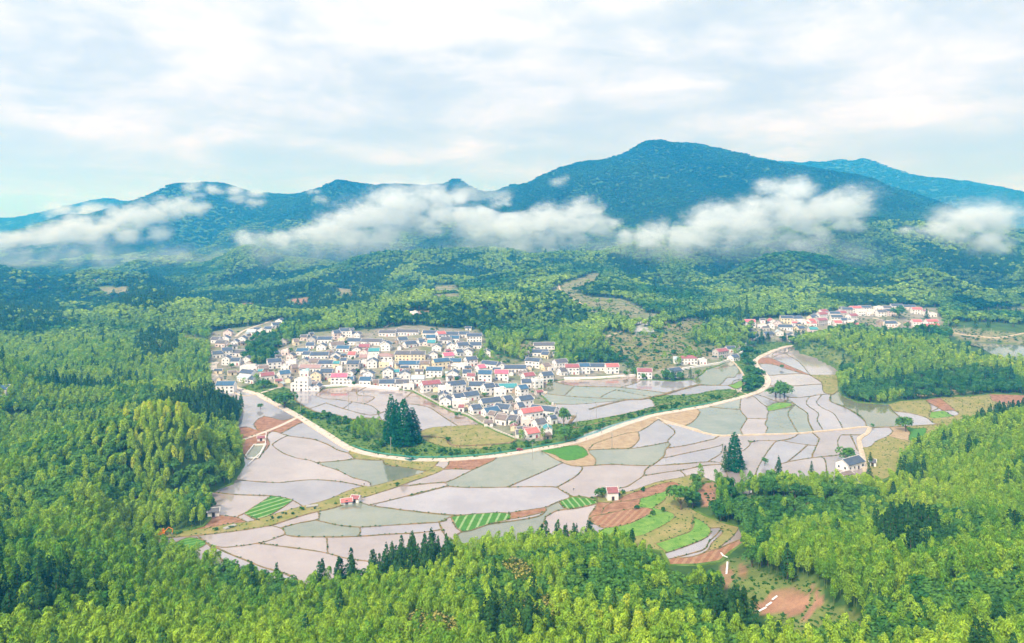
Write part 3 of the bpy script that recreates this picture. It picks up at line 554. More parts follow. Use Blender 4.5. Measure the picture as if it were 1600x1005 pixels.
SEEDS = [('soil', '5', [(660,225),(740,165),(620,150),(500,192),(380,660),(440,675),(560,140)]), ('rough', '5', [(690,95),(650,100)]), ('seed_a', '5', [(620,600)]), ('seed_d', '5', [(170,810)]),
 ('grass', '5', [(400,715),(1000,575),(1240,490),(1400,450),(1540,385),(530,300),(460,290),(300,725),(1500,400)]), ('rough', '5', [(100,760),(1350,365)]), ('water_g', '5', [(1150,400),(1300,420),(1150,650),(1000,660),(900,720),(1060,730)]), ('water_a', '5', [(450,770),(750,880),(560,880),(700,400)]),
 ('soil', '6', [(300,370),(640,635),(1100,605),(1180,555),(1050,610),(1300,500)]), ('furrow', '6', [(1150,655),(1080,690)]), ('furrow2', '6', [(1330,555)]), ('lawn', '6', [(1200,720),(1300,680)]), ('seed_e', '6', [(400,675)]), ('seed_c', '6', [(860,310)]), ('seed_b', '6', [(910,580)]),
 ('water_g', '6', [(500,430),(1200,320),(600,690),(400,740),(1450,60)]), ('grass', '6', [(1380,600),(1450,600),(1060,540),(1040,560)]), ('soil2', '6', [(1150,190),(1280,150),(1100,225)]),
 ('lawn', '7', [(180,760),(100,790)]), ('rough', '7', [(280,700)]), ('water_b', '7', [(260,750),(150,850),(60,890),(250,800)]), ('furrow', '7', [(340,820)]), ('water_g', '7', [(280,120),(610,130),(710,150),(720,100),(1150,80),(1180,140),(330,55)]), ('soil', '7', [(1330,60),(260,480)]),
 ('lawn', '7', [(620,52),(1500,98)]), ('seed_c', '7', [(1370,205)]), ('soil2', '7', [(1500,55),(1250,200),(1280,210)]), ('pond', '7', [(1100,40),(1120,100)]), ('pond', '5', [(550,300)]),
 ('soil', '4', [(190,362),(340,405)]), ('water_b', '4', [(215,425),(300,348),(340,360)]), ('rough', '4', [(520,460),(1180,590),(560,530)]), ('soil', '4', [(1120,600),(1500,570)]), ('lawn', '4', [(1150,655)]), ('grass', '4', [(100,400),(130,470),(150,300),(110,350)]),
 ('lawn', '3', [(1420,830)]), ('water_m', '3', [(300,815),(480,825)]), ('pond', '3', [(1300,760)]), ('grass', '3', [(1300,920),(1100,960)]), ('pond', '3', [(120,860)]), ('water_g', '3', [(680,905),(350,880),(300,950)]),
 ('water_m', '1', [(810,760),(840,800),(1100,720),(1030,700)]), ('grass', '1', [(560,770),(620,820),(700,830),(400,700),(500,690)]), ('pond', '1', [(400,800)]), ('water_b', '1', [(400,780),(1100,795)]),
 ('water_m', '2', [(450,740),(560,800),(350,680)]),  ('rough', '2', [(350,960),(500,1000)]), ('grass', '2', [(100,960)]),
 ('river', '6', [(1000,195),(1100,160),(1200,125)]), ('grass', '6', [(820,230),(560,280),(300,310),(1150,105)]), ('soil2', '6', [(1000,140),(960,145)]),
 ('grass', 'p', [(1135,770),(700,700),(480,650),(520,680),(1180,600),(1160,580),(960,655),(860,690),(845,695),(1100,620)]), ('rough', 'p', [(760,692),(1420,690),(1400,705),(1433,669)])]
ctype = {}
for k, t_, pts in SEEDS:
    for p in T(t_, pts):
        c = comp_at(*p)
        if c is not None and c in comps:
            if c in ctype and ctype[c] != k and DBG: print('LEAK', ctype[c], k, t_, [round(v) for v in p], round(area(comps[c])))
            ctype[c] = k
        elif DBG: print('MISS', k, p)
VALLEY = []
for ci, (c, fs) in enumerate(sorted(comps.items(), key=lambda q: -len(q[1]))):
    ar = area(fs); k = ctype.get(c)
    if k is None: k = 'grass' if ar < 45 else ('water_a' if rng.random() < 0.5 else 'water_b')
    lv = rng.uniform(0.0, 0.12) + (0.14 if not (k.startswith('water') or k in ('pond', 'river')) else 0)
    ids, inv = np.unique(cfa[fs].ravel(), return_inverse=True)
    V = np.concatenate([CVs[ids], np.full((len(ids), 1), lv)], 1)
    Fc = inv.reshape(-1, 3)
    a, b_, c3 = V[Fc[:, 0]], V[Fc[:, 1]], V[Fc[:, 2]]
    flip = ((b_[:, 0] - a[:, 0]) * (c3[:, 1] - a[:, 1]) - (b_[:, 1] - a[:, 1]) * (c3[:, 0] - a[:, 0])) < 0
    Fc[flip] = Fc[flip][:, ::-1]
    nm = 'water' if (k.startswith('water') or k in ('pond', 'river')) else ('grass_ground' if k in ('grass', 'rough', 'lawn') else 'field_ground')
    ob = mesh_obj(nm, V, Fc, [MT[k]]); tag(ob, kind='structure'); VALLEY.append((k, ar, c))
print('valley components', len(comps))
o = mesh_obj('water', [(x, y, 2.6) for x, y in OUT2W], [list(range(len(OUT2W)))], [MT['water_g']]); tag(o, kind='structure')

# ribbons: bunds and roads as raised strips with sloping sides
def ribbon(P, wd, h, zf=None, z0=-0.4, wob=0.0):
    P = np.array(P, float); keep = np.r_[True, np.hypot(*(P[1:] - P[:-1]).T) > 0.3]; P = P[keep]
    if len(P) < 2: return np.zeros((0, 3)), []
    d = np.gradient(P, axis=0); d /= np.hypot(d[:, 0], d[:, 1])[:, None] + 1e-9; nn = np.stack([-d[:, 1], d[:, 0]], 1)
    zz_ = np.zeros(len(P)) if zf is None else np.array([zf(x, y) for x, y in P])
    V = []; 
    for i in range(len(P)):
        ww = wd * (1 + (rng.random() - 0.5) * wob); hh = h * (1 + (rng.random() - 0.5) * wob * 0.6)
        for s, q in ((-1, z0), (-0.5, hh), (0.5, hh), (1, z0)):
            off = s * ww * (0.5 / 0.5 if abs(s) < 1 else 0.5 + 0.0)
            off = (ww / 2) * (1 if abs(s) == 0.5 else 1 + min(1.0, (hh - z0) * 0.5 / max(ww / 2, .1) * 0.8)) * (1 if s > 0 else -1)
            V.append((P[i, 0] + nn[i, 0] * off, P[i, 1] + nn[i, 1] * off, zz_[i] + q))
    Fc = []
    for i in range(len(P) - 1):
        for k in range(3): Fc.append((i * 4 + k, i * 4 + k + 1, i * 4 + 5 + k, i * 4 + 4 + k))
    return np.array(V), Fc
bv, bf = {}, {}
for P, wd, h, mm in NET:
    Q = []
    for a, b_ in zip(P[:-1], P[1:]):
        n_ = max(1, int(math.hypot(a[0] - b_[0], a[1] - b_[1]) / 4)) if mm != 'road' else 1
        Q += [(a[0] + (b_[0] - a[0]) * i / n_, a[1] + (b_[1] - a[1]) * i / n_) for i in range(n_)]
    Q.append(P[-1])
    V, Fc = ribbon(Q, wd, h + rng.random() * 0.02, wob=0.0 if mm in ('road', 'track') else 0.7)
    if not len(Fc): continue
    key = mm; off = sum(len(v) for v in bv.get(key, []))
    bv.setdefault(key, []).append(V); bf.setdefault(key, []).extend([tuple(i + off for i in f) for f in Fc])
for key in bv:
    nm = {'bund': 'ground_banks', 'grass': 'grass_banks', 'road': 'road', 'track': 'path'}[key]
    tag(mesh_obj(nm, np.concatenate(bv[key]), bf[key], [MT[key]]), kind='structure')
# roads draped on the slopes
def drape(pts, wd, m, h=0.35, name='road'):
    W = []
    for p in catmull(pts, 3):
        x, y, z = hit(*p); W.append((x, y, z + h))
    P2 = [(x, y) for x, y, z in W]; zz_ = [z for *_q, z in W]
    zz_ = np.convolve(np.r_[zz_[0], zz_, zz_[-1]], [0.25, 0.5, 0.25], 'valid')
    dct = {(round(x, 3), round(y, 3)): z for (x, y), z in zip(P2, zz_)}
    V, Fc = ribbon(P2, wd, 0.0, zf=lambda x, y: dct[(round(x, 3), round(y, 3))], z0=-1.2)
    if len(Fc): tag(mesh_obj(name, V, Fc, [MT[m]]), kind='structure')
drape(T('a', [(640,420),(700,370),(800,300),(950,240),(1100,190),(1250,140),(1380,90)]), 3.2, 'road')
drape(T('1', [(75,640),(70,560),(60,490),(90,460)]), 9, 'lane')
drape(T('1', [(230,660),(130,600),(80,600)]), 3, 'road')
drape(T('3', [(30,910),(60,880)]), 3, 'road')
drape(T('3', [(150,100),(160,150),(210,190),(330,260),(420,330),(520,370)]), 2.2, 'track')
drape(T('3', [(350,510),(450,500),(540,470),(600,450),(560,430)]), 2.6, 'track')
drape(T('4', [(-5,330),(40,300),(110,250),(180,225)]), 6.5, 'asphalt')
drape(T('4', [(790,185),(860,190),(920,165),(900,150),(780,130)]), 3, 'road')
drape(T('4', [(1130,205),(1200,205),(1240,215),(1400,235),(1500,232),(1600,210)]), 2.6, 'track')
drape(T('2', [(0,150),(60,115),(130,80),(200,45)]), 2.2, 'track')
drape(T('u', [(1290,580),(1330,590),(1400,585)]), 3, 'track')


# ------------------------------------------------------------------ houses
ROOF = {'n': ('dark blue', (0.06, 0.085, 0.13), (0.10, 0.13, 0.185)), 's': ('dark grey', (0.10, 0.10, 0.115), (0.15, 0.15, 0.17)), 'b': ('weathered brown', (0.17, 0.13, 0.115), (0.26, 0.21, 0.19)),
        'm': ('maroon', (0.25, 0.09, 0.10), (0.34, 0.14, 0.15)), 'M': ('dull red', (0.27, 0.085, 0.095), (0.37, 0.14, 0.15)), 'R': ('red', (0.42, 0.11, 0.11), (0.52, 0.19, 0.18)), 'r': ('faded red', (0.52, 0.12, 0.11), (0.62, 0.22, 0.2)),
        'P': ('pink', (0.52, 0.10, 0.17), (0.60, 0.19, 0.26)), 'B': ('bright blue', (0.045, 0.105, 0.19), (0.07, 0.15, 0.25)), 'L': ('pale steel', (0.38, 0.46, 0.52), (0.46, 0.54, 0.60)), 't': ('teal', (0.05, 0.24, 0.28), (0.09, 0.31, 0.34)),
        'p': ('brown-pink', (0.30, 0.19, 0.18), (0.40, 0.28, 0.27)), 'w': ('pale flat', (0.55, 0.54, 0.52), (0.68, 0.66, 0.64)), 'C': ('pale cyan', (0.35, 0.58, 0.64), (0.45, 0.66, 0.70))}
def roof_mat(k):
    _n, c1, c2 = ROOF[k]; m, t = mat('roof_' + k); tcn = N(t, 'ShaderNodeTexCoord')
    n = N(t, 'ShaderNodeTexNoise', i_Scale=0.8, i_Detail=6.0, i_Roughness=0.7); t.links.new(tcn.outputs['Object'], n.inputs['Vector'])
    r = ramp(t, [(0.35, c1), (0.65, c2)]); t.links.new(n.outputs['Fac'], r.inputs[0])
    wv = N(t, 'ShaderNodeTexWave', wave_type='BANDS', bands_direction='X', i_Scale=1.0, i_Distortion=0.4); t.links.new(tcn.outputs['Object'], wv.inputs['Vector'])
    bp = N(t, 'ShaderNodeBump', i_Strength=0.35, i_Distance=0.08); t.links.new(wv.outputs['Fac'], bp.inputs['Height'])
    b = N(t, 'ShaderNodeBsdfPrincipled', i_Roughness=0.6); t.links.new(r.outputs[0], b.inputs['Base Color']); t.links.new(bp.outputs[0], b.inputs['Normal'])
    b.inputs['Specular IOR Level'].default_value = 0.3
    o = N(t, 'ShaderNodeOutputMaterial'); t.links.new(b.outputs[0], o.inputs[0]); return m
RM = {k: roof_mat(k) for k in ROOF}
def wall_mat(name, c):
    m, t = mat(name); tcn = N(t, 'ShaderNodeTexCoord')
    n = N(t, 'ShaderNodeTexNoise', i_Scale=0.45, i_Detail=8.0, i_Roughness=0.7); t.links.new(tcn.outputs['Object'], n.inputs['Vector'])
    d = tuple(v * q for v, q in zip(c, (0.72, 0.70, 0.68)))
    r = ramp(t, [(0.30, d), (0.48, c)]); t.links.new(n.outputs['Fac'], r.inputs[0])
    b = N(t, 'ShaderNodeBsdfPrincipled', i_Roughness=0.85); t.links.new(r.outputs[0], b.inputs['Base Color']); b.inputs['Specular IOR Level'].default_value = 0.2
    o = N(t, 'ShaderNodeOutputMaterial'); t.links.new(b.outputs[0], o.inputs[0]); return m
WM = {'white': wall_mat('wall_white', (0.82, 0.80, 0.79)), 'pink': wall_mat('wall_pink', (0.80, 0.66, 0.63)), 'cream': wall_mat('wall_cream', (0.80, 0.69, 0.50)), 'grey': wall_mat('wall_grey', (0.55, 0.52, 0.49)), 'mud': wall_mat('wall_mud', (0.46, 0.36, 0.27))}
M_GLASS = pbr('window_glass', (0.035, 0.05, 0.06), rough=0.15, spec=0.6)
M_FRAME = pbr('window_frame', (0.50, 0.48, 0.46), rough=0.6)
M_DOOR = {'d': pbr('door_dark', (0.06, 0.04, 0.035), rough=0.6), 'r': pbr('door_red', (0.35, 0.05, 0.05), rough=0.5)}
M_TRIM = pbr('gable_trim', (0.62, 0.61, 0.60), rough=0.8)

class MB:
    def __init__(s): s.v = []; s.f = []; s.m = []
    def box(s, c, d, mi=0, rz=0.0):
        b = len(s.v); cs, sn = math.cos(rz), math.sin(rz)
        for x in (-.5, .5):
            for y in (-.5, .5):
                for z in (-.5, .5):
                    X, Y = x * d[0], y * d[1]; s.v.append((c[0] + X * cs - Y * sn, c[1] + X * sn + Y * cs, c[2] + z * d[2]))
        for f in ((0, 1, 3, 2), (4, 6, 7, 5), (0, 4, 5, 1), (2, 3, 7, 6), (0, 2, 6, 4), (1, 5, 7, 3)): s.f.append(tuple(b + i for i in f)); s.m.append(mi)
    def poly(s, pts, mi=0): b = len(s.v); s.v += pts; s.f.append(tuple(range(b, b + len(pts)))); s.m.append(mi)
    def prism(s, prof, y0, y1, mi=0, axis='y'):
        """closed (a, z) profile extruded along y (or x)"""
        b = len(s.v); n = len(prof)
        for q in (y0, y1):
            for a, z in prof: s.v.append((a, q, z) if axis == 'y' else (q, a, z))
        s.f.append(tuple(b + i for i in range(n))); s.m.append(mi); s.f.append(tuple(b + n + i for i in reversed(range(n)))); s.m.append(mi)
        for i in range(n): j = (i + 1) % n; s.f.append((b + i, b + n + i, b + n + j, b + j)); s.m.append(mi)
    def tube(s, pts, rad, n=6, mi=0, cap=True):
        pts = [Vector(p) for p in pts]; b = len(s.v)
        for i, p in enumerate(pts):
            d = (pts[min(i + 1, len(pts) - 1)] - pts[max(i - 1, 0)]).normalized(); u = d.orthogonal().normalized(); v = d.cross(u)
            r = rad[i] if hasattr(rad, '__len__') else rad
            for k in range(n): a = 2 * math.pi * k / n; q = p + u * math.cos(a) * r + v * math.sin(a) * r; s.v.append(tuple(q))
        for i in range(len(pts) - 1):
            for k in range(n): k2 = (k + 1) % n; s.f.append((b + i * n + k, b + i * n + k2, b + (i + 1) * n + k2, b + (i + 1) * n + k)); s.m.append(mi)
        if cap: s.f.append(tuple(b + (len(pts) - 1) * n + k for k in range(n))); s.m.append(mi)
    def build(s, name, mats, parent=None, smooth=False, link=True):
        me = bpy.data.meshes.new(name); me.from_pydata(s.v, [], s.f)
        for m in mats: me.materials.append(m)
        me.polygons.foreach_set('material_index', s.m)
        if smooth: me.polygons.foreach_set('use_smooth', [True] * len(s.f))
        me.update(); bm = bmesh.new(); bm.from_mesh(me); bmesh.ops.recalc_face_normals(bm, faces=bm.faces); bm.to_mesh(me); bm.free()
        o = bpy.data.objects.new(name, me)
        if link: col.objects.link(o)
        if parent is not None: o.parent = parent
        return o
def shared(name, me, parent, loc=(0, 0, 0), rz=0.0):
    o = bpy.data.objects.new(name, me); col.objects.link(o); o.parent = parent; o.location = loc; o.rotation_euler = (0, 0, rz); return o
_w = MB(); _w.box((0, -0.02, 0.65), (1.3, 0.10, 1.3), 0); _w.box((0, -0.06, 0.65), (1.12, 0.06, 1.12), 1); _w.box((0, -0.10, -0.06), (1.5, 0.22, 0.09), 0)
WIN = _w.build('window', [M_FRAME, M_GLASS], link=False).data
_w = MB(); _w.box((0, -0.02, 0.65), (2.1, 0.10, 1.5), 0); _w.box((0, -0.06, 0.65), (1.9, 0.06, 1.3), 1); _w.box((0, -0.085, 0.65), (0.06, 0.03, 1.3), 0)
WINB = _w.build('window', [M_FRAME, M_GLASS], link=False).data
DOOR = {}
for k, m_ in M_DOOR.items():
    _w = MB(); _w.box((0, -0.02, 1.15), (1.6, 0.10, 2.3), 0); _w.box((0, -0.05, 1.12), (1.36, 0.06, 2.14), 1)
    DOOR[k] = _w.build('door', [M_FRAME, m_], link=False).data
MC = {}
def house_parts(w, d, H, roof, flat, wallc, hip, rise):
    key = (round(w * 2) / 2, round(d * 2) / 2, round(H, 1), roof, flat, wallc, hip)
    if key in MC: return MC[key], key[0], key[1]
    w, d = key[0], key[1]; b = MB(); ov = 0.5
    if flat:
        b.box((0, 0, H / 2 - 1.0), (w, d, H + 2.0), 0)
        for sx, sy, dx_, dy_ in ((0, -d / 2 + .12, w, .24), (0, d / 2 - .12, w, .24), (-w / 2 + .12, 0, .24, d - .48), (w / 2 - .12, 0, .24, d - .48)): b.box((sx, sy, H + .4), (dx_, dy_, .8), 0)
        rf = MB(); rf.box((0, 0, H + .06), (w - .5, d - .5, .12), 0); rf.box((w * 0.2, d * .15, H + 1.0), (w * .32, d * .4, 2.0), 0)
    elif hip:
        b.box((0, 0, H / 2 - 1.0), (w, d, H + 2.0), 0)
        rf = MB(); a, c, r = w / 2 + ov, d / 2 + ov, max(w / 2 - d / 2, 0.6)
        V = [(-a, -c, H - .1), (a, -c, H - .1), (a, c, H - .1), (-a, c, H - .1), (-r, 0, H + rise), (r, 0, H + rise)]
        for f in ((0, 1, 5, 4), (1, 2, 5), (2, 3, 4, 5), (3, 0, 4), (3, 2, 1, 0)): rf.poly([V[i] for i in f])
    else:
        b.prism([(-d / 2, -2.0), (d / 2, -2.0), (d / 2, H), (0, H + rise), (-d / 2, H)], -w / 2, w / 2, 0, axis='x')
        rf = MB(); sl = rise / (d / 2); e = d / 2 + ov; z0 = H - ov * sl
        for s_ in (-1, 1):
            rf.prism([(0, H + rise + .02), (s_ * e, z0 + .02), (s_ * e, z0 + .24), (0, H + rise + .26)], -w / 2 - .25, w / 2 + .25, 0, axis='x')
        rf.box((0, 0, H + rise + .30), (w + .6, .35, .22), 1)
        for q in (-1, 1):
            for s_ in (-1, 1): rf.prism([(0, H + rise + .27), (s_ * e, z0 + .25), (s_ * e, z0 + .43), (0, H + rise + .45)], q * (w / 2 + .26) - .14, q * (w / 2 + .26) + .14, 1, axis='x')
    wm = b.build('wall', [WM[wallc]], link=False).data; rm_ = rf.build('roof', [RM[roof], M_TRIM], link=False).data
    MC[key] = (wm, rm_); return MC[key], w, d
HOUSES = []
def house(px, py, W, roof, ori, st, wallc=None, village='main', small=False, x=None):
    x_, y_, z_ = hit(px, py)
    if pip(OUTW, np.array([x_]), np.array([y_]))[0]: z_ = max(z_, 0.1)
    m_per = y_ / F; Wm = max(W * m_per * 1.19, 3.4)
    dflt = 8.6 if Wm > 8 else 6.2
    flat = roof in ('w', 'C'); hip = ori == 'h'
    if ori in 'fh': w_, d_, rz = Wm - 0.5, dflt, math.radians(rng.uniform(-7, 7))
    elif ori == 'g': w_, d_, rz = rng.uniform(8, 11), min(max(Wm - 0.8, 4), 10), math.radians(90 + rng.uniform(-8, 8))
    elif ori == 'd': w_, d_, rz = max((Wm - dflt * 0.5) / 0.86, 5.5), dflt, math.radians(30 + rng.uniform(-4, 4))
    else: w_, d_, rz = max((Wm - dflt * 0.45) / 0.88, 5.5), dflt, math.radians(-27 + rng.uniform(-4, 4))
    if W < 8.3: w_ = min(w_, 7); d_ = min(d_, 5)
    H = {1: 4.3, 2: 7.1, 3: 10.2}[st] * (0.85 if Wm < 6.5 else 1.0) + rng.choice((-.3, 0, .2, .3)); rise = d_ / 2 * 0.55
    if wallc is None: wallc = rng.choices(['white', 'pink', 'cream', 'grey'], [13, 2, 1.2, 0.8])[0] if roof not in 'b' else rng.choice(['mud', 'grey', 'cream'])
    (wm, rm_), w_, d_ = house_parts(w_, d_, round(H, 1), roof, flat, wallc, hip, rise)
    back = (d_ / 2 if ori in 'fh' else (w_ / 2 if ori == 'g' else (w_ * .25 + d_ * .35)))
    r_ = empty('house', (x_, y_ + back, z_), rz)
    shared('wall', wm, r_); shared('roof', rm_, r_)
    tiny = y_ > 1100
    for s_ in range(st):
        zb = s_ * 3.1 + 1.2
        if zb + 1.4 > H: break
        n_ = max(1, int(w_ / (3.4 if not tiny else 5)))
        for i in range(n_):
            xx = (i + 0.5) / n_ * w_ - w_ / 2
            if s_ == 0 and i == n_ // 2: shared('door', DOOR['r' if rng.random() < .3 else 'd'], r_, (xx, -d_ / 2, 0.05)); continue
            shared('window', WINB if (w_ / n_ > 3 and rng.random() < .35) else WIN, r_, (xx, -d_ / 2, zb))
        side = -1 if ori in 'dgf' else 1
        if ori != 'f' or tiny is False:
            m2 = 2 if d_ > 6.5 else 1
            for i in range(m2): shared('window', WIN, r_, (side * w_ / 2, ((i + .5) / m2 - .5) * d_, zb), side * math.pi / 2)
        if ori == 'g':      # the far long side shows nothing; the facing gable end already has its openings
            pass
    if ori == 'g' and not flat and H + rise > 5: 
        o_ = shared('window', WIN, r_, (-w_ / 2, 0, H + .1), -math.pi / 2); o_.scale = (.6, 1, .6)
    HOUSES.append(dict(o=r_, px=px, py=py, roof=roof, ori=ori, st=st, wall=wallc, v=village, w=Wm, flat=flat))
    return r_
HT = {
'a': [(1460,240,190,'n','d',1),(460,400,230,'n','g',1),(400,530,230,'n','g',1),(210,560,150,'s','f',1),(320,640,180,'s','f',1),(760,540,230,'n','g',1),(600,600,130,'n','g',1),(960,390,160,'L','f',1),(1060,350,180,'n','d',1),(1160,370,120,'w','g',1),(1310,330,140,'n','f',1),(1560,380,110,'b','f',1),(420,840,220,'n','d',2),(220,870,230,'n','d',1),(690,830,220,'s','f',1),(850,980,230,'n','g',1)],
'b': [(430,150,150,'n','g',2),(620,150,160,'n','f',1),(1400,230,280,'n','d',2),(1550,200,110,'m','f',1),(1180,310,220,'b','d',1),(900,275,300,'w','f',1),(860,420,330,'n','e',1),(800,520,320,'L','e',1),(990,540,190,'n','e',1),(1250,470,280,'m','d',1),(1150,350,90,'t','f',1),(410,730,330,'B','f',2)],
'c': [(85,180,110,'b','f',1),(150,400,170,'b','g',1),(400,400,150,'b','d',1),(750,350,210,'n','g',1),(1020,360,260,'n','f',1),(590,300,120,'s','f',1),(1250,280,170,'n','d',2),(1430,230,180,'n','f',2),(1370,350,130,'w','g',1),(1560,230,110,'n','g',2),(720,470,150,'n','f',1),(950,510,250,'n','g',1),(1250,480,280,'b','d',1),(1410,540,240,'B','f',1),(560,600,220,'B','f',1),(190,600,130,'w','f',1),(310,700,140,'n','g',1),(660,680,170,'n','f',1),(910,690,330,'n','f',1),(1240,700,190,'n','g',1),(590,830,190,'n','g',1),(800,830,190,'b','f',1),(1040,860,260,'n','f',1),(1420,800,120,'n','f',1),(1200,780,150,'n','g',1)],
'd': [(330,300,200,'w','f',1),(370,430,180,'b','d',1),(720,420,380,'p','f',1),(60,320,110,'m','g',1),(150,560,240,'B','d',1),(190,400,160,'w','g',1),(550,825,260,'w','f',3),(370,820,110,'w','f',2),(600,520,160,'C','f',1),(830,640,190,'n','g',2),(720,820,110,'n','g',1),(850,820,130,'n','g',1),(1060,590,220,'n','f',2),(1320,690,290,'P','f',2),(1550,680,130,'B','f',1),(1270,340,120,'t','f',1),(1330,440,120,'w','f',1)],
'e': [(60,290,130,'n','f',1),(150,300,120,'n','d',1),(240,310,120,'s','g',1),(170,460,250,'n','f',1),(540,470,380,'s','f',1),(870,280,310,'s','f',1),(1280,260,420,'s','f',1),(1160,430,220,'n','d',1),(790,500,150,'n','g',1),(840,590,200,'n','g',2),(1320,520,260,'n','d',1),(1540,450,130,'n','d',1),(210,640,170,'s','g',1),(380,590,200,'M','f',1),(390,690,150,'m','g',1),(120,740,140,'R','f',1),(580,680,200,'t','f',1),(810,770,290,'p','h',1),(1260,800,400,'s','f',2),(1500,860,260,'s','f',3),(550,850,190,'w','g',2)],
'f': [(150,400,220,'n','f',2),(360,200,150,'p','f',1),(360,310,150,'w','f',1),(545,350,180,'n','g',2),(800,330,200,'w','g',1),(900,330,150,'w','f',1),(870,560,260,'n','g',2),(850,740,280,'n','f',1),(470,620,210,'n','g',2),(410,700,220,'B','f',1),(70,690,130,'B','g',1),(100,520,130,'s','g',1),(620,710,110,'b','f',1),(1220,640,250,'n','g',2),(1170,760,240,'s','f',1),(1300,800,200,'w','f',1),(1500,720,230,'L','f',2),(1320,350,370,'B','f',1),(1040,520,130,'t','f',1)],
'g': [(290,290,260,'n','f',1),(500,370,200,'R','d',2),(730,320,270,'n','f',1),(1000,300,190,'n','f',1),(1210,400,270,'n','f',2),(300,390,170,'B','f',1),(100,480,180,'n','d',1),(320,500,150,'t','f',1),(430,590,280,'n','g',1),(200,480,100,'w','g',1),(620,430,190,'s','f',1),(800,400,180,'B','f',1),(730,560,190,'n','g',1),(830,540,100,'R','f',1),(950,600,250,'n','d',2),(1240,540,210,'n','f',1),(880,690,180,'n','d',1),(1100,600,120,'n','g',1),(650,780,240,'P','d',1),(1080,690,200,'s','g',1),(1470,700,150,'n','g',1),(350,740,170,'s','g',1)],
'h': [(500,240,330,'B','d',2),(150,220,230,'b','f',1),(820,150,230,'B','f',1),(1130,180,260,'n','d',2),(900,240,300,'w','f',1),(1340,300,200,'P','d',1),(380,400,300,'B','f',2),(280,720,380,'M','d',2),(770,420,330,'n','g',1),(1060,400,160,'n','f',1),(1150,470,150,'m','f',1),(1440,490,250,'B','f',2),(810,740,370,'n','d',2),(600,800,270,'w','f',2),(1270,680,300,'n','f',1),(1500,790,250,'n','d',2),(1120,900,330,'n','d',1),(880,940,280,'n','d',1),(560,880,180,'n','g',1),(620,990,220,'n','g',1)],
'i': [(650,495,300,'w','f',1),(1270,500,420,'n','d',1),(1280,700,340,'B','d',1),(960,650,250,'n','d',1),(680,590,110,'m','f',1),(1480,320,220,'w','f',2),(1540,830,230,'b','e',1),(1340,765,170,'b','e',1)],
'j': [(220,380,330,'n','e',1),(290,180,230,'n','d',1),(560,330,200,'n','d',1),(660,270,330,'n','d',2),(1080,430,500,'n','e',1),(790,550,450,'R','d',2),(210,600,280,'b','e',1),(470,480,180,'n','d',1),(450,610,230,'s','e',1),(710,630,230,'w','f',1),(970,690,280,'s','d',1),(1150,800,150,'t','g',1),(1240,580,170,'n','d',1),(790,890,330,'r','d',1),(560,870,150,'s','f',1)],
'k': [(1200,80,380,'s','f',1),(1100,230,330,'n','f',1),(1250,280,180,'n','e',1),(780,260,180,'b','f',1),(990,480,310,'n','e',2),(1230,530,200,'b','d',1),(600,560,390,'n','f',1),(80,500,330,'n','e',1),(310,520,180,'n','g',1),(320,730,250,'P','f',2),(870,810,260,'M','d',2),(1250,780,260,'n','d',2),(1050,900,240,'w','d',2),(830,880,180,'n','f',1),(120,1000,250,'n','d',1),(430,980,350,'t','f',1),(740,1080,240,'B','d',2)],
'l': [(210,510,280,'s','d',2),(450,610,260,'M','f',2),(690,590,230,'B','f',2),(960,530,290,'n','f',1),(1290,590,240,'R','f',2),(250,640,190,'s','d',1)],
'n': [(225,505,160,'m','f',2),(600,495,190,'n','d',2),(775,320,180,'M','h',2),(950,320,80,'w','f',1),(1190,240,180,'M','d',2),(1300,170,100,'n','f',1),(1350,280,130,'n','d',1),(1420,100,45,'w','f',1),(640,310,90,'L','f',1)],
'o': [(260,450,210,'P','f',2),(520,370,90,'s','f',1),(500,480,160,'w','f',1),(710,400,140,'R','g',1),(800,440,180,'n','g',1),(670,470,150,'n','g',1),(990,380,200,'n','f',2),(1180,340,200,'n','f',1),(960,520,240,'n','f',1),(1260,550,200,'n','d',1),(1130,440,100,'R','f',1),(1200,440,100,'n','f',1),(1300,400,160,'w','f',1),(640,700,230,'n','d',2),(840,620,140,'L','g',1),(1110,720,240,'n','g',2),(1240,700,100,'n','f',1),(1470,440,160,'R','f',1),(1560,300,130,'n','g',1),(1500,560,150,'t','f',1),(580,530,120,'s','f',1)],
'q': [(350,270,190,'M','d',1),(330,370,220,'M','d',2),(160,390,200,'n','d',1),(230,400,150,'w','g',1),(110,500,160,'R','d',2),(320,490,230,'M','d',2),(440,470,80,'w','g',1),(560,300,170,'n','f',1),(690,290,160,'M','f',1),(690,215,110,'n','f',1),(800,260,170,'n','f',2),(960,240,190,'R','f',2),(1070,290,130,'w','f',2),(1140,220,190,'n','f',2),(600,410,190,'n','f',2),(920,400,220,'M','d',2),(770,440,170,'n','f',1),(620,480,130,'R','f',1),(930,570,170,'R','f',2),(800,580,180,'n','f',1),(650,600,190,'n','f',1),(860,450,110,'w','g',1),(1340,250,110,'w','f',1),(1220,290,100,'w','f',1)],
'r': [(400,190,180,'n','f',2),(110,310,150,'s','f',2),(270,300,180,'n','f',2),(120,480,230,'b','g',1),(280,500,200,'n','f',1),(640,170,190,'n','f',1),(790,260,160,'R','f',2),(970,300,90,'M','g',2),(1070,310,150,'w','f',1),(790,510,160,'R','f',2),(640,500,140,'b','d',1),(1080,460,200,'R','f',1),(1080,590,260,'R','f',2),(50,180,120,'w','f',1),(210,190,140,'s','f',1),(940,540,100,'w','f',2)]}
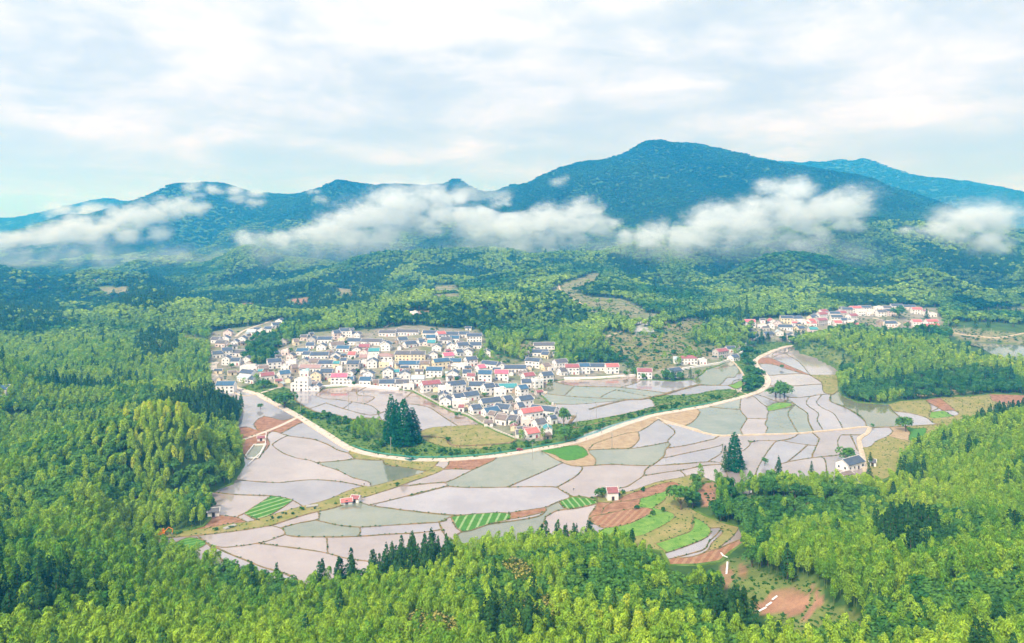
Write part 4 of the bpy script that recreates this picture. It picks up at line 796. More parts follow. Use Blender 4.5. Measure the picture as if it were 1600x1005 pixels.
for t_, L_ in HT.items():
    for u_, v_, w_, rf_, ori_, st_ in L_:
        px, py = T(t_, [(u_, v_)])[0]
        wc = 'cream' if (t_, u_) in (('e',1260),('e',1500),('h',500),('d',830),('h',820)) else ('white' if w_ > 230 or rf_ in 'PBR' else None)
        house(px, py, w_ / TF[t_][2], rf_, ori_, st_, wc, 'main' if t_ in 'abcdefghij' or (t_ == 'k') else ('east' if t_ in 'ln' else 'far'))
for px, py, W, rf_, ori_, st_ in [(788,518,19,'n','f',1),(632,499,14,'b','f',1),(645,494,12,'w','f',1),(655,497,10,'b','g',1),(0,618,18,'B','f',1),(237,543,26,'w','f',1),(1560,500,34,'w','f',1),(1590,497,22,'w','f',1),(1540,494,16,'s','f',1),(150,441,9,'w','f',1),(163,439,8,'w','f',1),(560,447,8,'w','f',1),(436,507,12,'n','g',1),(450,512,10,'n','f',1)]:
    house(px, py, W, rf_, ori_, st_, None, 'hill')
fh = house(1337, 738, 40, 'n', 'd', 1, 'white', 'farm'); 
hut = house(957, 783, 16, 'm', 'f', 1, 'white', 'hut')
# labels: look, then the ordinal from the left among houses of that look in that village
ORD = ['first','second','third','fourth','fifth','sixth','seventh','eighth','ninth','tenth','eleventh','twelfth','thirteenth','fourteenth','fifteenth','sixteenth','seventeenth','eighteenth','nineteenth','twentieth']
VN = {'main': 'main village', 'east': 'above the eastern paddies', 'far': 'far village', 'hill': 'alone on the hills'}
SIDE = {'f': 'broad-fronted', 'h': 'hip-roofed', 'g': 'gable-fronted', 'd': 'left-gabled', 'e': 'right-gabled'}
ys = sorted(h['py'] for h in HOUSES if h['v'] == 'main'); cut = [ys[int(len(ys) * q)] for q in (.2, .4, .6, .8)]
BAND = ['uphill edge', 'upper rows', 'middle rows', 'lower rows', 'rows by paddies']
classes = {}
for h in HOUSES:
    band = sum(h['py'] >= c for c in cut) if h['v'] == 'main' else -1
    classes.setdefault((h['v'], band, h['roof'], h['st'], SIDE[h['ori']]), []).append(h)
for (v, band, rf_, st_, sd_), L_ in classes.items():
    L_.sort(key=lambda h: h['px'])
    for i, h in enumerate(L_):
        nm = ROOF[rf_][0].replace(' ', '-') + ' roof'
        storey = {1: 'low', 2: 'two-storey', 3: 'three-storey'}[st_]
        where = VN.get(v, '')
        if v == 'main': where = "main village's " + BAND[band]
        lab = f"{storey} {sd_} house, {nm}, " + (f"{ORD[i]} such from left, " if len(L_) > 1 else '') + where
        if v == 'farm': lab = 'low white farmhouse with dark blue roof standing alone beside the bamboo at right'
        if v == 'hut': lab = 'tiny white hut with maroon roof under a lone tree by the soil terraces'
        grp = {'main': 'houses of the main village', 'east': 'houses along the road above the eastern paddies', 'far': 'houses of the far village', 'hill': 'scattered houses on the hills'}.get(v)
        tag(h['o'], lab, 'hut' if v == 'hut' else 'house', grp)
lone = [h for h in HOUSES if abs(h['px'] - 350.7) < 1 and h['roof'] == 'B'][0]
lone['o']['label'] = 'two-storey white house with bright blue roof at the western road bend beside the forest'
print('houses', len(HOUSES))

# small sheds and outbuildings squeezed between the houses
SHEDS = []
VPOLY = ZONES[0][1]; hx = np.array([(h['px'], h['py']) for h in HOUSES if h['v'] == 'main']); tries = 0
while len(SHEDS) < 135 and tries < 12000:
    tries += 1; px, py = rng.uniform(335, 880), rng.uniform(515, 688)
    if not pip(VPOLY, np.array([px]), np.array([py]))[0]: continue
    dd = np.hypot((hx[:, 0] - px) / 1.0, (hx[:, 1] - py) * 1.7)
    if dd.min() < 7.2 or any(math.hypot(px - a, (py - b_) * 1.7) < 7.5 for a, b_, *_r in SHEDS): continue
    x_, y_, z_ = hit(px, py)
    if pip(OUTW, np.array([x_]), np.array([y_]))[0]: continue
    rf_ = rng.choices(['s', 'b', 'n', 'm', 'w', 'L'], [5, 4, 4, 2, 2, 1])[0]; ori = rng.choice('fgd')
    (wm, rm_), w_, d_ = house_parts(rng.choice([5, 6.5, 8]), rng.choice([4, 5]), 3.0, rf_, rf_ == 'w', rng.choice(['white', 'grey', 'mud', 'cream']), False, 1.2)
    r_ = empty('shed', (x_, y_, z_), {'f': 0.05, 'g': 1.5, 'd': .5}[ori]); shared('wall', wm, r_); shared('roof', rm_, r_); shared('door', DOOR['d'], r_, (0, -d_ / 2, .05))
    SHEDS.append((px, py, r_, rf_))
cl = {}
for q in SHEDS: cl.setdefault((q[3], min(4, sum(q[1] >= c for c in cut))), []).append(q)
for (rf_, bd), L_ in cl.items():
    L_.sort(key=lambda q: q[0])
    for i, q in enumerate(L_): tag(q[2], f"small one-room shed, {ROOF[rf_][0].replace(' ', '-')} roof, " + (f"{ORD[i]} such from left, " if len(L_) > 1 else '') + f"main village's {BAND[bd]}", 'shed', 'sheds between the village houses')

# ------------------------------------------------------------------ foliage prototypes
def leaf_mat(name, c1, c2, c3=None, patch=0.006, ind=0.55, tip=None):
    m, t = mat(name); oi = N(t, 'ShaderNodeObjectInfo'); geo = N(t, 'ShaderNodeNewGeometry')
    n = N(t, 'ShaderNodeTexNoise', i_Scale=patch, i_Detail=3.0); t.links.new(oi.outputs['Location'], n.inputs['Vector'])
    ad = N(t, 'ShaderNodeMath', operation='MULTIPLY_ADD'); t.links.new(oi.outputs['Random'], ad.inputs[0]); ad.inputs[1].default_value = ind
    sb = N(t, 'ShaderNodeMath', operation='MULTIPLY_ADD'); t.links.new(n.outputs['Fac'], sb.inputs[0]); sb.inputs[1].default_value = 1.6 + (0.55 - ind) * 2; sb.inputs[2].default_value = -0.58 - (0.55 - ind) * .5
    t.links.new(sb.outputs[0], ad.inputs[2])
    r = ramp(t, [(0.12, c1), (0.85, c2)] + ([(1.0, c3)] if c3 else [])); t.links.new(ad.outputs[0], r.inputs[0])
    hs = N(t, 'ShaderNodeHueSaturation'); t.links.new(r.outputs[0], hs.inputs['Color'])
    mr = N(t, 'ShaderNodeMapRange'); mr.inputs['To Min'].default_value = 0.58; mr.inputs['To Max'].default_value = 1.3
    t.links.new(geo.outputs['Random Per Island'], mr.inputs['Value']); t.links.new(mr.outputs[0], hs.inputs['Value'])
    out = hs.outputs[0]
    if tip:
        gt = N(t, 'ShaderNodeMath', operation='GREATER_THAN'); t.links.new(geo.outputs['Random Per Island'], gt.inputs[0]); gt.inputs[1].default_value = tip[1]
        mxn = N(t, 'ShaderNodeMix', data_type='RGBA'); t.links.new(gt.outputs[0], mxn.inputs[0]); t.links.new(out, mxn.inputs[6]); mxn.inputs[7].default_value = (*tip[0], 1); out = mxn.outputs[2]
    d = N(t, 'ShaderNodeBsdfDiffuse'); tr = N(t, 'ShaderNodeBsdfTranslucent'); mxs = N(t, 'ShaderNodeMixShader'); mxs.inputs[0].default_value = 0.22
    t.links.new(out, d.inputs[0]); t.links.new(out, tr.inputs[0]); t.links.new(d.outputs[0], mxs.inputs[1]); t.links.new(tr.outputs[0], mxs.inputs[2])
    o = N(t, 'ShaderNodeOutputMaterial'); t.links.new(mxs.outputs[0], o.inputs[0]); return m
LM = {'bamboo': leaf_mat('bamboo_leaves', (0.115, 0.29, 0.03), (0.38, 0.55, 0.05), (0.58, 0.64, 0.07)),
      'broad': leaf_mat('broadleaf_leaves', (0.04, 0.15, 0.032), (0.13, 0.28, 0.05)),
      'conifer': leaf_mat('conifer_needles', (0.024, 0.09, 0.03), (0.065, 0.16, 0.04)),
      'flower': leaf_mat('flowering_leaves', (0.06, 0.13, 0.025), (0.11, 0.18, 0.03), tip=((0.42, 0.38, 0.10), 0.55)),
      'bush': leaf_mat('bush_leaves', (0.03, 0.12, 0.025), (0.09, 0.23, 0.035)),
      'canopy': leaf_mat('far_canopy_leaves', (0.05, 0.17, 0.03), (0.33, 0.49, 0.06), patch=0.006, ind=0.3),
      'mount': leaf_mat('mountain_canopy_leaves', (0.025, 0.09, 0.025), (0.085, 0.20, 0.032), patch=0.003, ind=0.15)}
BARK = pbr('bark', (0.12, 0.09, 0.06), (0.2, 0.16, 0.11), 2.0, 0.9, 0.1); CULM = pbr('bamboo_culm', (0.16, 0.22, 0.06), (0.26, 0.28, 0.1), 1.0, 0.6)
def cards(C, Nn, size, asp, rs, droop=0.0):
    """leaf sprays: one bent quad each at C facing Nn"""
    n = len(C); Nn = Nn / (np.linalg.norm(Nn, axis=1)[:, None] + 1e-9)
    up = rs.normal(size=(n, 3)); up[:, 2] -= droop
    u = np.cross(Nn, up); u /= np.linalg.norm(u, axis=1)[:, None] + 1e-9; v = np.cross(Nn, u)
    s_ = (size * rs.uniform(0.65, 1.35, n))[:, None]
    a = u * s_ * 0.5 * asp; b_ = v * s_ * 0.5
    V = np.stack([C - b_, C + a * 1.0, C + b_, C - a], 1).reshape(-1, 3)
    return V, np.arange(n * 4).reshape(n, 4)
def proto(kind, seed, nl):
    rs = np.random.RandomState(seed); tb = MB()
    if kind == 'bamboo':
        Hh = 11.5 + rs.uniform(-1, 1); bend = rs.uniform(1.2, 2.6)
        def cur(t): return np.stack([bend * t ** 2.6, 0.2 * np.sin(t * 3), Hh * (t - 0.10 * t ** 5)], -1)
        t = rs.uniform(0.30, 1.02, nl) ** 0.85; c = cur(t); prof = np.clip(np.sin(np.pi * np.clip((t - 0.22) / 0.86, 0, 1)), 0.12, 1) ** 0.8
        th = rs.uniform(0, 2 * np.pi, nl); r = 1.75 * prof * rs.uniform(0.35, 1, nl) ** 0.6
        off = np.stack([np.cos(th) * r, np.sin(th) * r, -0.28 * r + rs.normal(0, .15, nl)], -1)
        V, Fq = cards(c + off, off + np.array([0, 0, 1.1]) + rs.normal(0, .45, (nl, 3)), 0.78 if nl > 200 else 1.05, 0.42, rs, 1.5)
        tb.tube([tuple(cur(np.array(q))) for q in (0, .3, .6, .9)], [0.07, .06, .045, .02], 5); tm = CULM
    elif kind in ('broad', 'flower', 'bush', 'canopy', 'mount'):
        if kind == 'bush': Rr, Hc, base, L_ = 1.5, 1.5, 0.3, 5
        elif kind in ('canopy', 'mount'): Rr, Hc, base, L_ = 3.0, 3.4, 4.2, 6
        else: Rr, Hc, base, L_ = 3.7, 4.4, 2.6, 11
        cs = rs.normal(0, 1, (L_, 3)); cs /= np.linalg.norm(cs, axis=1)[:, None]; cs *= rs.uniform(0.35, 0.72, L_)[:, None]; cs[:, 2] = np.abs(cs[:, 2]) * 0.8 - .1
        rad = rs.uniform(0.36, 0.56, L_); k = rs.choice(L_, nl, p=rad ** 2 / (rad ** 2).sum())
        d = rs.normal(0, 1, (nl, 3)); d /= np.linalg.norm(d, axis=1)[:, None]; d[:, 2] = np.where(d[:, 2] < -0.35, -d[:, 2], d[:, 2])
        p = cs[k] + d * (rad[k] * rs.uniform(0.8, 1.06, nl))[:, None]
        P = p * np.array([Rr, Rr, Hc]) + np.array([0, 0, base + Hc * 0.35])
        V, Fq = cards(P, d + np.array([0, 0, .35]) + rs.normal(0, .3, (nl, 3)), {'bush': .55, 'canopy': 1.7, 'mount': 1.8}.get(kind, 1.0) * (420 / max(nl, 60)) ** .25, 0.75, rs)
        if kind == 'bush': tb.tube([(0, 0, -.3), (0, 0, .9)], [.1, .05], 5)
        else:
            tb.tube([(0, 0, -1), (0.1, 0, base * .6), (0, 0.1, base + 1)], [.32, .24, .14], 7)
            for a in range(4): ang = a * 1.6 + rs.uniform(0, .6); tb.tube([(0, 0, base * .7), (math.cos(ang) * 1.2, math.sin(ang) * 1.2, base + 1.2), (math.cos(ang) * 2.1, math.sin(ang) * 2.1, base + 2.4)], [.13, .08, .03], 5)
        tm = BARK
    else:   # conifer
        Hh = 14.0 + rs.uniform(-1, 1); t = 1 - rs.uniform(0, 1, nl) ** 0.62; t = np.clip(t, 0, 1); th = rs.uniform(0, 2 * np.pi, nl)
        tier = 1 + 0.22 * np.sin(t * 38 + rs.uniform(0, 3)); r = 2.7 * (1 - t) ** 0.75 * tier * rs.uniform(0.55, 1.05, nl) * (1 + .18 * np.sin(th * 3 + seed)) + .1
        z = 2.2 + t * (Hh - 2.2) - r * 0.25
        P = np.stack([np.cos(th) * r, np.sin(th) * r, z], -1)
        V, Fq = cards(P, np.stack([np.cos(th), np.sin(th), np.full(nl, .9)], -1) + rs.normal(0, .35, (nl, 3)), 1.0 * (420 / nl) ** .3, 0.55, rs, .6)
        tb.tube([(0, 0, -1), (0, 0, Hh * .5), (0, 0, Hh * .96)], [.3, .18, .03], 7); tm = BARK
    crown = mesh_obj('crown', V, Fq, [LM[kind]], link=False)
    trunk = tb.build('trunk', [tm], link=False)
    nt_ = len(tb.v); allv = np.concatenate([V, np.array(tb.v)]); off = len(V)
    allf = [tuple(int(i) for i in f) for f in Fq] + [tuple(i + off for i in f) for f in tb.f]
    both = mesh_obj('tree_shape', allv, allf, [LM[kind], tm], link=False, mi=[0] * len(Fq) + [1] * len(tb.f))
    return crown.data, trunk.data, both
PR = {}
for kind, nv, nl in (('bamboo', 6, 340), ('broad', 4, 460), ('conifer', 4, 480), ('flower', 2, 520), ('bush', 3, 110)):
    PR[kind] = [proto(kind, 11 + i * 7 + len(kind), nl) for i in range(nv)]
PR['bamboo_m'] = [proto('bamboo', 50 + i, 130) for i in range(4)]
PR['canopy'] = [proto('canopy', 80 + i, 90) for i in range(4)]; PR['mount'] = [proto('mount', 90 + i, 80) for i in range(4)]
PR['conifer_m'] = [proto('conifer', 70 + i, 150) for i in range(3)]

# ------------------------------------------------------------------ where trees stand
BLOBS = [('conifer', 625, 885, 85, 38, .8), ('conifer', 505, 912, 60, 26, .8), ('conifer', 1205, 1000, 50, 35, .35), ('conifer', 1140, 975, 50, 35, .7), ('broad', 955, 925, 65, 45, .8), ('broad', 1455, 850, 90, 38, .8), ('conifer', 1420, 860, 50, 30, .5), ('broad', 1200, 815, 150, 32, .75),
         ('broad', 310, 770, 45, 45, .75), ('broad', 150, 592, 220, 13, .9), ('conifer', 310, 640, 60, 13, .9), ('broad', 60, 648, 90, 10, .7), ('conifer', 60, 575, 90, 25, .5), ('broad', 40, 450, 80, 40, .9), ('conifer', 225, 462, 60, 24, .85), ('conifer', 245, 545, 35, 22, .8), ('conifer', 40, 500, 60, 30, .6),
         ('conifer', 480, 470, 80, 22, .6), ('conifer', 560, 462, 40, 20, .5), ('broad', 700, 505, 110, 28, .75), ('broad', 930, 560, 60, 30, .95), ('broad', 870, 480, 60, 25, .6), ('broad', 400, 545, 40, 25, .95), ('flower', 672, 1010, 52, 22, .85), ('flower', 812, 915, 26, 14, .8), ('flower', 850, 985, 45, 18, .7), ('flower', 430, 905, 30, 12, .4), ('broad', 60, 900, 60, 40, .4),
         ('broad', 130, 960, 90, 40, .35), ('conifer', 1400, 560, 60, 20, .5), ('broad', 1330, 575, 30, 30, .8), ('broad', 400, 930, 80, 30, .6), ('broad', 1100, 970, 40, 30, .6), ('broad', 1130, 910, 50, 25, .6), ('broad', 1190, 560, 30, 40, .95), ('broad', 1250, 960, 20, 10, .1)]
PTS = {k: [] for k in PR}
# nothing tall stands right in front of the clearings on the near slopes
OPEN = [T('v', [(170,130),(350,110),(480,220),(700,300),(880,270),(1000,380),(1020,500),(900,640),(800,650),(640,640),(380,560),(340,470),(130,330),(100,240)]), T('7', [(250,440),(290,435),(265,500),(270,560),(275,605),(220,600),(185,560),(180,500),(200,460)]),
        [(1046,884),(1126,878),(1168,845),(1155,822),(1100,804),(1075,780),(985,838),(1034,862)], T('9', [(20,640),(130,630),(200,645),(170,670),(60,690),(20,660)])]
def scatter(d0, d1, s_):
    xs = np.arange(-0.82 * d1 - 20, 0.82 * d1 + 20, s_); yy = np.arange(d0, d1, s_); X, Y = np.meshgrid(xs, yy)
    X = (X + nr.uniform(-.48, .48, X.shape) * s_).ravel(); Y = (Y + nr.uniform(-.48, .48, Y.shape) * s_).ravel()
    ok = (Y > d0) & (Y <= d1); X, Y = X[ok], Y[ok]; px = 800 + F * X / Y; ok = (px > -150) & (px < 1750); return X[ok], Y[ok], px[ok]
bands = []; d = 115.0
while d < 5600:
    s_ = 2.85 if d < 330 else (3.3 if d < 520 else max(4.1, d * 0.0068) if d < 1500 else d * 0.0049); d2 = d * 1.12; bands.append((d, d2, s_)); d = d2
for d0, d1, s_ in bands:
    X, Y, px = scatter(d0, d1, s_); Z = zat(px, Y); py = HZ + F * (CZ - Z) / Y
    r, c = gidx(px, Y); zz_ = zk[np.round(r).astype(int), np.round(c).astype(int)]
    ok = ~pip(OUTW, X, Y) & ~pip(OUT2W, X, Y) & visible(px, Y, 14) & (py < 1160)
    thin = nr.uniform(0, 1, len(X)); ok &= (zz_ < 0) | ((zz_ == 3) & (thin < .05)) | ((zz_ == 2) & (thin < .03)) | ((zz_ == 1) & (thin < .015))
    ok &= ~((px > 328) & (px < 374) & (Y > 590) & (Y < 760)) & ~((px > 1290) & (px < 1400) & (Y > 405) & (Y < 470))
    ok &= ~((px > 1485) & (Y > 770) & (Y < 1000) & (nr.uniform(0, 1, len(px)) < .96))
    for hh in (3, 7, 11):
        pm_ = HZ + F * (CZ - Z - hh) / Y
        for q in OPEN: ok &= ~(pip(q, px, pm_) & (Y < 480))
    X, Y, Z, px, py = X[ok], Y[ok], Z[ok], px[ok], py[ok]; n = len(X); u = nr.uniform(0, 1, n)
    f1 = fbm(X / 55 + 9, Y / 55, 21, 3); f2 = fbm(X / 38 + 4, Y / 38, 31, 2)
    kind = np.full(n, 'bamboo', dtype='<U8')
    kind[(f1 > .62) & (u < .75)] = 'broad'; kind[(f1 < .34) & (u < .6)] = 'conifer'; kind[u > .965] = 'broad'; kind[u < .012] = 'conifer'
    for k, bx, by, rx, ry, pr in BLOBS:
        q = ((px - bx) / rx) ** 2 + ((py - by) / ry) ** 2 < 1 + .5 * (f2 - .5)
        kind[q & (nr.uniform(0, 1, n) < pr)] = k
    zs_ = zat(px, Y * 1.0); zn = (zat(px - 60 * F / Y, Y) + zat(px + 60 * F / Y, Y) + zat(px, Y * 1.05) + zat(px, Y * .95)) / 4; rel = (zs_ - zn) + (fbm(X / 140 + 2, Y / 140, 55, 3) - .5) * 16
    farm = Y > 560; kind[farm] = 'bamboo'; kind[farm & (rel < -1.5)] = 'broad'; kind[farm & (rel < -4.5) & (u < .5)] = 'conifer'; kind[farm & (u > .93)] = 'conifer'  # darker species in dips, bamboo on crests: relief shading put into tree choice
    for k, bx, by, rx, ry, pr in BLOBS:
        if by < 560: kind[(((px - bx) / rx) ** 2 + ((py - by) / ry) ** 2 < 1) & (nr.uniform(0, 1, n) < pr)] = k
    # keep the very front of the photo mostly bamboo
    wsc = s_ / 3.3 if s_ > 3.4 else .86
    for i in range(n):
        k = kind[i]; sc_ = rng.uniform(.82, 1.2)
        if Y[i] > 1900: kk = 'mount' if (Z[i] > 120 + 60 * f1[i] or k != 'bamboo') else 'canopy'; S = (wsc * 0.68, wsc * .68, 1.05)
        elif Y[i] > 900: kk = {'bamboo': 'canopy', 'broad': 'mount' if rng.random() < .85 else 'canopy', 'conifer': 'conifer_m' if rng.random() < .6 else 'mount', 'flower': 'canopy'}[k]; S = (wsc * .66 if k != 'conifer' else wsc * .7, wsc * .66, 1.1)
        elif k == 'bamboo': kk = 'bamboo' if Y[i] < 430 else 'bamboo_m'; S = (.9 if Y[i] < 430 else 1.0 * max(.95, wsc), .9 if Y[i] < 430 else 1.0 * max(.95, wsc), .95 if Y[i] < 430 else .85)
        else:
            if (k in ('broad', 'flower') and rng.random() < .42) or (k == 'conifer' and rng.random() < .3): continue
            kk = k if k != 'conifer' or Y[i] < 600 else 'conifer_m'; S = (1, 1, 1)
            if k == 'flower': S = (.9, .9, .95)
        PTS[kk].append((X[i], Y[i], Z[i] - .4, S[0] * sc_, S[1] * sc_, S[2] * sc_, rng.uniform(0, 6.283), px[i], py[i]))
print({k: len(v) for k, v in PTS.items()})

def plant(kind, x, y, z, S, rot, name, label, cat, group=None, pi=None):
    cr_, tr_, _b = PR[kind][pi if pi is not None else rng.randrange(len(PR[kind]))]
    r_ = bpy.data.objects.new(name, tr_); col.objects.link(r_); r_.location = (x, y, z); r_.scale = S; r_.rotation_euler = (0, 0, rot)
    c_ = bpy.data.objects.new('foliage', cr_); col.objects.link(c_); c_.parent = r_
    tag(r_, label, cat, group); return r_
def region(px, py, y):
    if py > 930 and px < 420: return 'the bottom left corner slope'
    if y < 330 and px < 420: return 'the lower left slope'
    if px < 420: return 'the domed hill left of the paddies'
    if px < 1080: return 'the slope along the bottom edge'
    if px < 1330 and y > 290: return 'the bank right of the hollow terraces'
    return 'the bottom right slope'
ADJ = {'bamboo': ('bamboo', 'feathery yellow-green bamboo arching over', 'bamboo'), 'broad': ('broadleaf_tree', 'round dark green broadleaf tree standing in', 'tree'), 'conifer': ('conifer_tree', 'pointed dark conifer rising from', 'conifer'), 'flower': ('flowering_tree', 'tree crowned with pale yellow blossom in', 'tree')}
for k in ('bamboo', 'broad', 'conifer', 'flower'):
    L_ = [p for p in PTS[k] if -10 < p[7] < 1610 and HZ + F * (CZ - p[2] - 9) / p[1] < 1000]; L_.sort(key=lambda p: p[1]); pick = L_[:155 if k == 'bamboo' else 215]; ps = set(map(id, pick))
    for p in pick:
        rg = region(p[7], p[8], p[1]); nm, ad, cat = ADJ[k]
        plant(k, p[0], p[1], p[2], p[3:6], p[6], nm, f'{ad} {rg}', cat, f'{cat}s of {rg}' if k != 'flower' else f'flowering trees of {rg}')
    PTS[k] = [p for p in PTS[k] if id(p) not in ps]
def stuff_obj(name, kinds, label):
    P = []; protos = []
    for k in kinds:
        n = len(PR[k]); b0 = len(protos); protos += [b_ for _a, _c, b_ in PR[k]]
        P += [(p, b0 + rng.randrange(n)) for p in PTS[k]]
    if not P: return
    cl_ = bpy.data.collections.new(name + '_shapes')
    for i, o_ in enumerate(protos):
        q = bpy.data.objects.new('%03d_shape' % i, o_.data); cl_.objects.link(q)
    me = bpy.data.meshes.new(name); me.vertices.add(len(P)); me.vertices.foreach_set('co', np.array([p[:3] for p, _i in P], dtype=np.float32).ravel())
    a = me.attributes.new('scl', 'FLOAT_VECTOR', 'POINT'); a.data.foreach_set('vector', np.array([p[3:6] for p, _i in P], dtype=np.float32).ravel())
    a = me.attributes.new('rotz', 'FLOAT_VECTOR', 'POINT'); a.data.foreach_set('vector', np.array([(0, 0, p[6]) for p, _i in P], dtype=np.float32).ravel())
    a = me.attributes.new('pid', 'INT', 'POINT'); a.data.foreach_set('value', np.array([i for _p, i in P], dtype=np.int32))
    o_ = bpy.data.objects.new(name, me); col.objects.link(o_)
    g = bpy.data.node_groups.new(name, 'GeometryNodeTree'); g.interface.new_socket('Geometry', in_out='INPUT', socket_type='NodeSocketGeometry'); g.interface.new_socket('Geometry', in_out='OUTPUT', socket_type='NodeSocketGeometry')
    gi = g.nodes.new('NodeGroupInput'); go = g.nodes.new('NodeGroupOutput'); ci = g.nodes.new('GeometryNodeCollectionInfo'); ci.inputs['Collection'].default_value = cl_; ci.inputs['Separate Children'].default_value = True; ci.inputs['Reset Children'].default_value = True
    ip = g.nodes.new('GeometryNodeInstanceOnPoints'); ip.inputs['Pick Instance'].default_value = True
    def at(nm, ty): q = g.nodes.new('GeometryNodeInputNamedAttribute'); q.data_type = ty; q.inputs['Name'].default_value = nm; return q
    l = g.links; l.new(gi.outputs[0], ip.inputs['Points']); l.new(ci.outputs[0], ip.inputs['Instance'])
    l.new(at('pid', 'INT').outputs[0], ip.inputs['Instance Index']); l.new(at('scl', 'FLOAT_VECTOR').outputs[0], ip.inputs['Scale'])
    l.new(at('rotz', 'FLOAT_VECTOR').outputs[0], ip.inputs['Rotation']); l.new(ip.outputs[0], go.inputs[0])
    md = o_.modifiers.new('forest', 'NODES'); md.node_group = g
    tag(o_, label, 'forest', kind='stuff')
for P, wd, h, mm in NET:      # weeds on the banks
    if mm not in ('bund', 'grass'): continue
    for a, b_ in zip(P, P[1:]):
        L0 = math.hypot(b_[0] - a[0], b_[1] - a[1])
        for _ in range(int(L0 / 2.4) + (rng.random() < .5)):
            if rng.random() < .42: continue
            t_ = rng.random(); q = rng.uniform(.10, .34); x, y = a[0] + (b_[0] - a[0]) * t_ + rng.uniform(-.4, .4), a[1] + (b_[1] - a[1]) * t_ + rng.uniform(-.4, .4)
            PTS['bush'].append((x, y, .15, q * 1.3, q, q * .8, rng.uniform(0, 6.28), 0, 0))
for k, ar, c in VALLEY:       # tufts in the grass corridors and rough plots
    if k not in ('grass', 'rough', 'lawn'): continue
    fs = comps[c]; ar_ = [abs(np.cross(CVs[cfa[f][1]] - CVs[cfa[f][0]], CVs[cfa[f][2]] - CVs[cfa[f][0]])) / 2 for f in fs]
    for f in rng.choices(fs, ar_, k=int(ar / {'grass': 7, 'rough': 16, 'lawn': 45}[k])):
        u_, v_ = rng.random(), rng.random()
        if u_ + v_ > 1: u_, v_ = 1 - u_, 1 - v_
        p = CVs[cfa[f][0]] * (1 - u_ - v_) + CVs[cfa[f][1]] * u_ + CVs[cfa[f][2]] * v_; q = rng.uniform(.18, .55 if k == 'grass' else .35)
        PTS['bush'].append((p[0], p[1], .1, q * 1.3, q, q * .7, rng.uniform(0, 6.28), 0, 0))
for kind, poly, d0, d1 in ZONES:
    dn = {'grass': 26, 'terrace': 22, 'field': 40, 'bare': 30, 'soilpatch': 90, 'village': 60}.get(kind)
    if not dn: continue
    xs_ = [p[0] for p in poly]; ys_ = [p[1] for p in poly]; A_px = (max(xs_) - min(xs_)) * (max(ys_) - min(ys_))
    for _ in range(min(900, int(A_px / dn) * (1 if min(ys_) > 840 else 2))):
        px, py = rng.uniform(min(xs_), max(xs_)), rng.uniform(min(ys_), max(ys_))
        if not pip(poly, np.array([px]), np.array([py]))[0]: continue
        if kind == 'grass' and any(zk_ == 'soilpatch' and pip(pl_, np.array([px]), np.array([py]))[0] for zk_, pl_, *_r in ZONES): continue
        if kind == 'soilpatch' and min(ys_) > 840: continue
        x, y, z = hit(px, py)
        if y > 1700 or pip(OUTW, np.array([x]), np.array([y]))[0]: continue
        q = rng.uniform(.25, .8) * (1.3 if y > 800 else .55 if y < 330 else 1); PTS['bush'].append((x, y, z - .1, q * 1.4, q, q * .75, rng.uniform(0, 6.28), 0, 0))
stuff_obj('undergrowth', ['bush'], 'low weeds and tufts on field banks, verges and clearings')
stuff_obj('bamboo_forest', ['bamboo', 'bamboo_m'], 'dense yellow-green bamboo covering the nearer hills')
stuff_obj('broadleaf_forest', ['broad'], 'dark green broadleaf woodland patches among the bamboo')
stuff_obj('conifer_forest', ['conifer', 'conifer_m'], 'dark pointed conifers scattered over the hills')
stuff_obj('hillside_forest', ['canopy'], 'light green woodland on the slopes below the clouds')
stuff_obj('mountain_forest', ['mount'], 'dark forest covering the mountains and far hills')


# ------------------------------------------------------------------ single trees in and around the paddies
def ground_pt(px, py):
    x, y, z = hit(px, py)
    if py > 540 and pip(OUTW, np.array([unp(px, py)[0]]), np.array([unp(px, py)[1]]))[0]: x, y = unp(px, py); z = 0.15
    return x, y, z
PROTO_H = {'conifer': 14.0, 'broad': 8.8, 'bamboo': 11.5, 'bush': 2.4, 'flower': 8.8}; PROTO_W = {'conifer': 5.6, 'broad': 7.6, 'bamboo': 4.5, 'bush': 3.2, 'flower': 7.6}
def tree_at(kind, px, py, hpx, wpx, name, label, cat='tree', group=None, pi=None):
    x, y, z = ground_pt(px, py); S = hpx * y / F / PROTO_H[kind]; Sw = wpx * y / F / PROTO_W[kind]
    return plant(kind, x, y, z - .2, (Sw, Sw, S), rng.uniform(0, 6.28), name, label, cat, group, pi)
# tall redwood-like conifers by the river: their own fuller shape
def spire(seed, nl=3600):
    rs = np.random.RandomState(seed); t = 1 - rs.uniform(0, 1, nl) ** 0.55; th = rs.uniform(0, 2 * np.pi, nl)
    lob = 1 + .16 * np.sin(th * 4 + t * 9 + seed) + .10 * np.sin(t * 60 + th * 2)
    r = 6.0 * np.clip(1 - t, 0, 1) ** 0.60 * np.clip(t * 7 + .75, 0, 1) * lob * rs.uniform(.72, 1.03, nl) + .15; z = 1.6 + t * 29
    P = np.stack([np.cos(th) * r, np.sin(th) * r, z - r * .15], -1)
    V, Fq = cards(P, np.stack([np.cos(th), np.sin(th), np.full(nl, .8)], -1) + rs.normal(0, .6, (nl, 3)), 1.1, .6, rs, .4)
    tb = MB(); tb.tube([(0, 0, -1), (0, 0, 14), (0, 0, 29)], [.55, .35, .05], 8)
    return mesh_obj('crown', V, Fq, [LM['spire']], link=False).data, tb.build('trunk', [BARK], link=False).data, None
LM['spire'] = leaf_mat('redwood_needles', (0.016, 0.12, 0.04), (0.026, 0.16, 0.05))
PR['spire'] = [spire(3), spire(4), spire(5)]; PROTO_H['spire'] = 30.6; PROTO_W['spire'] = 10.4
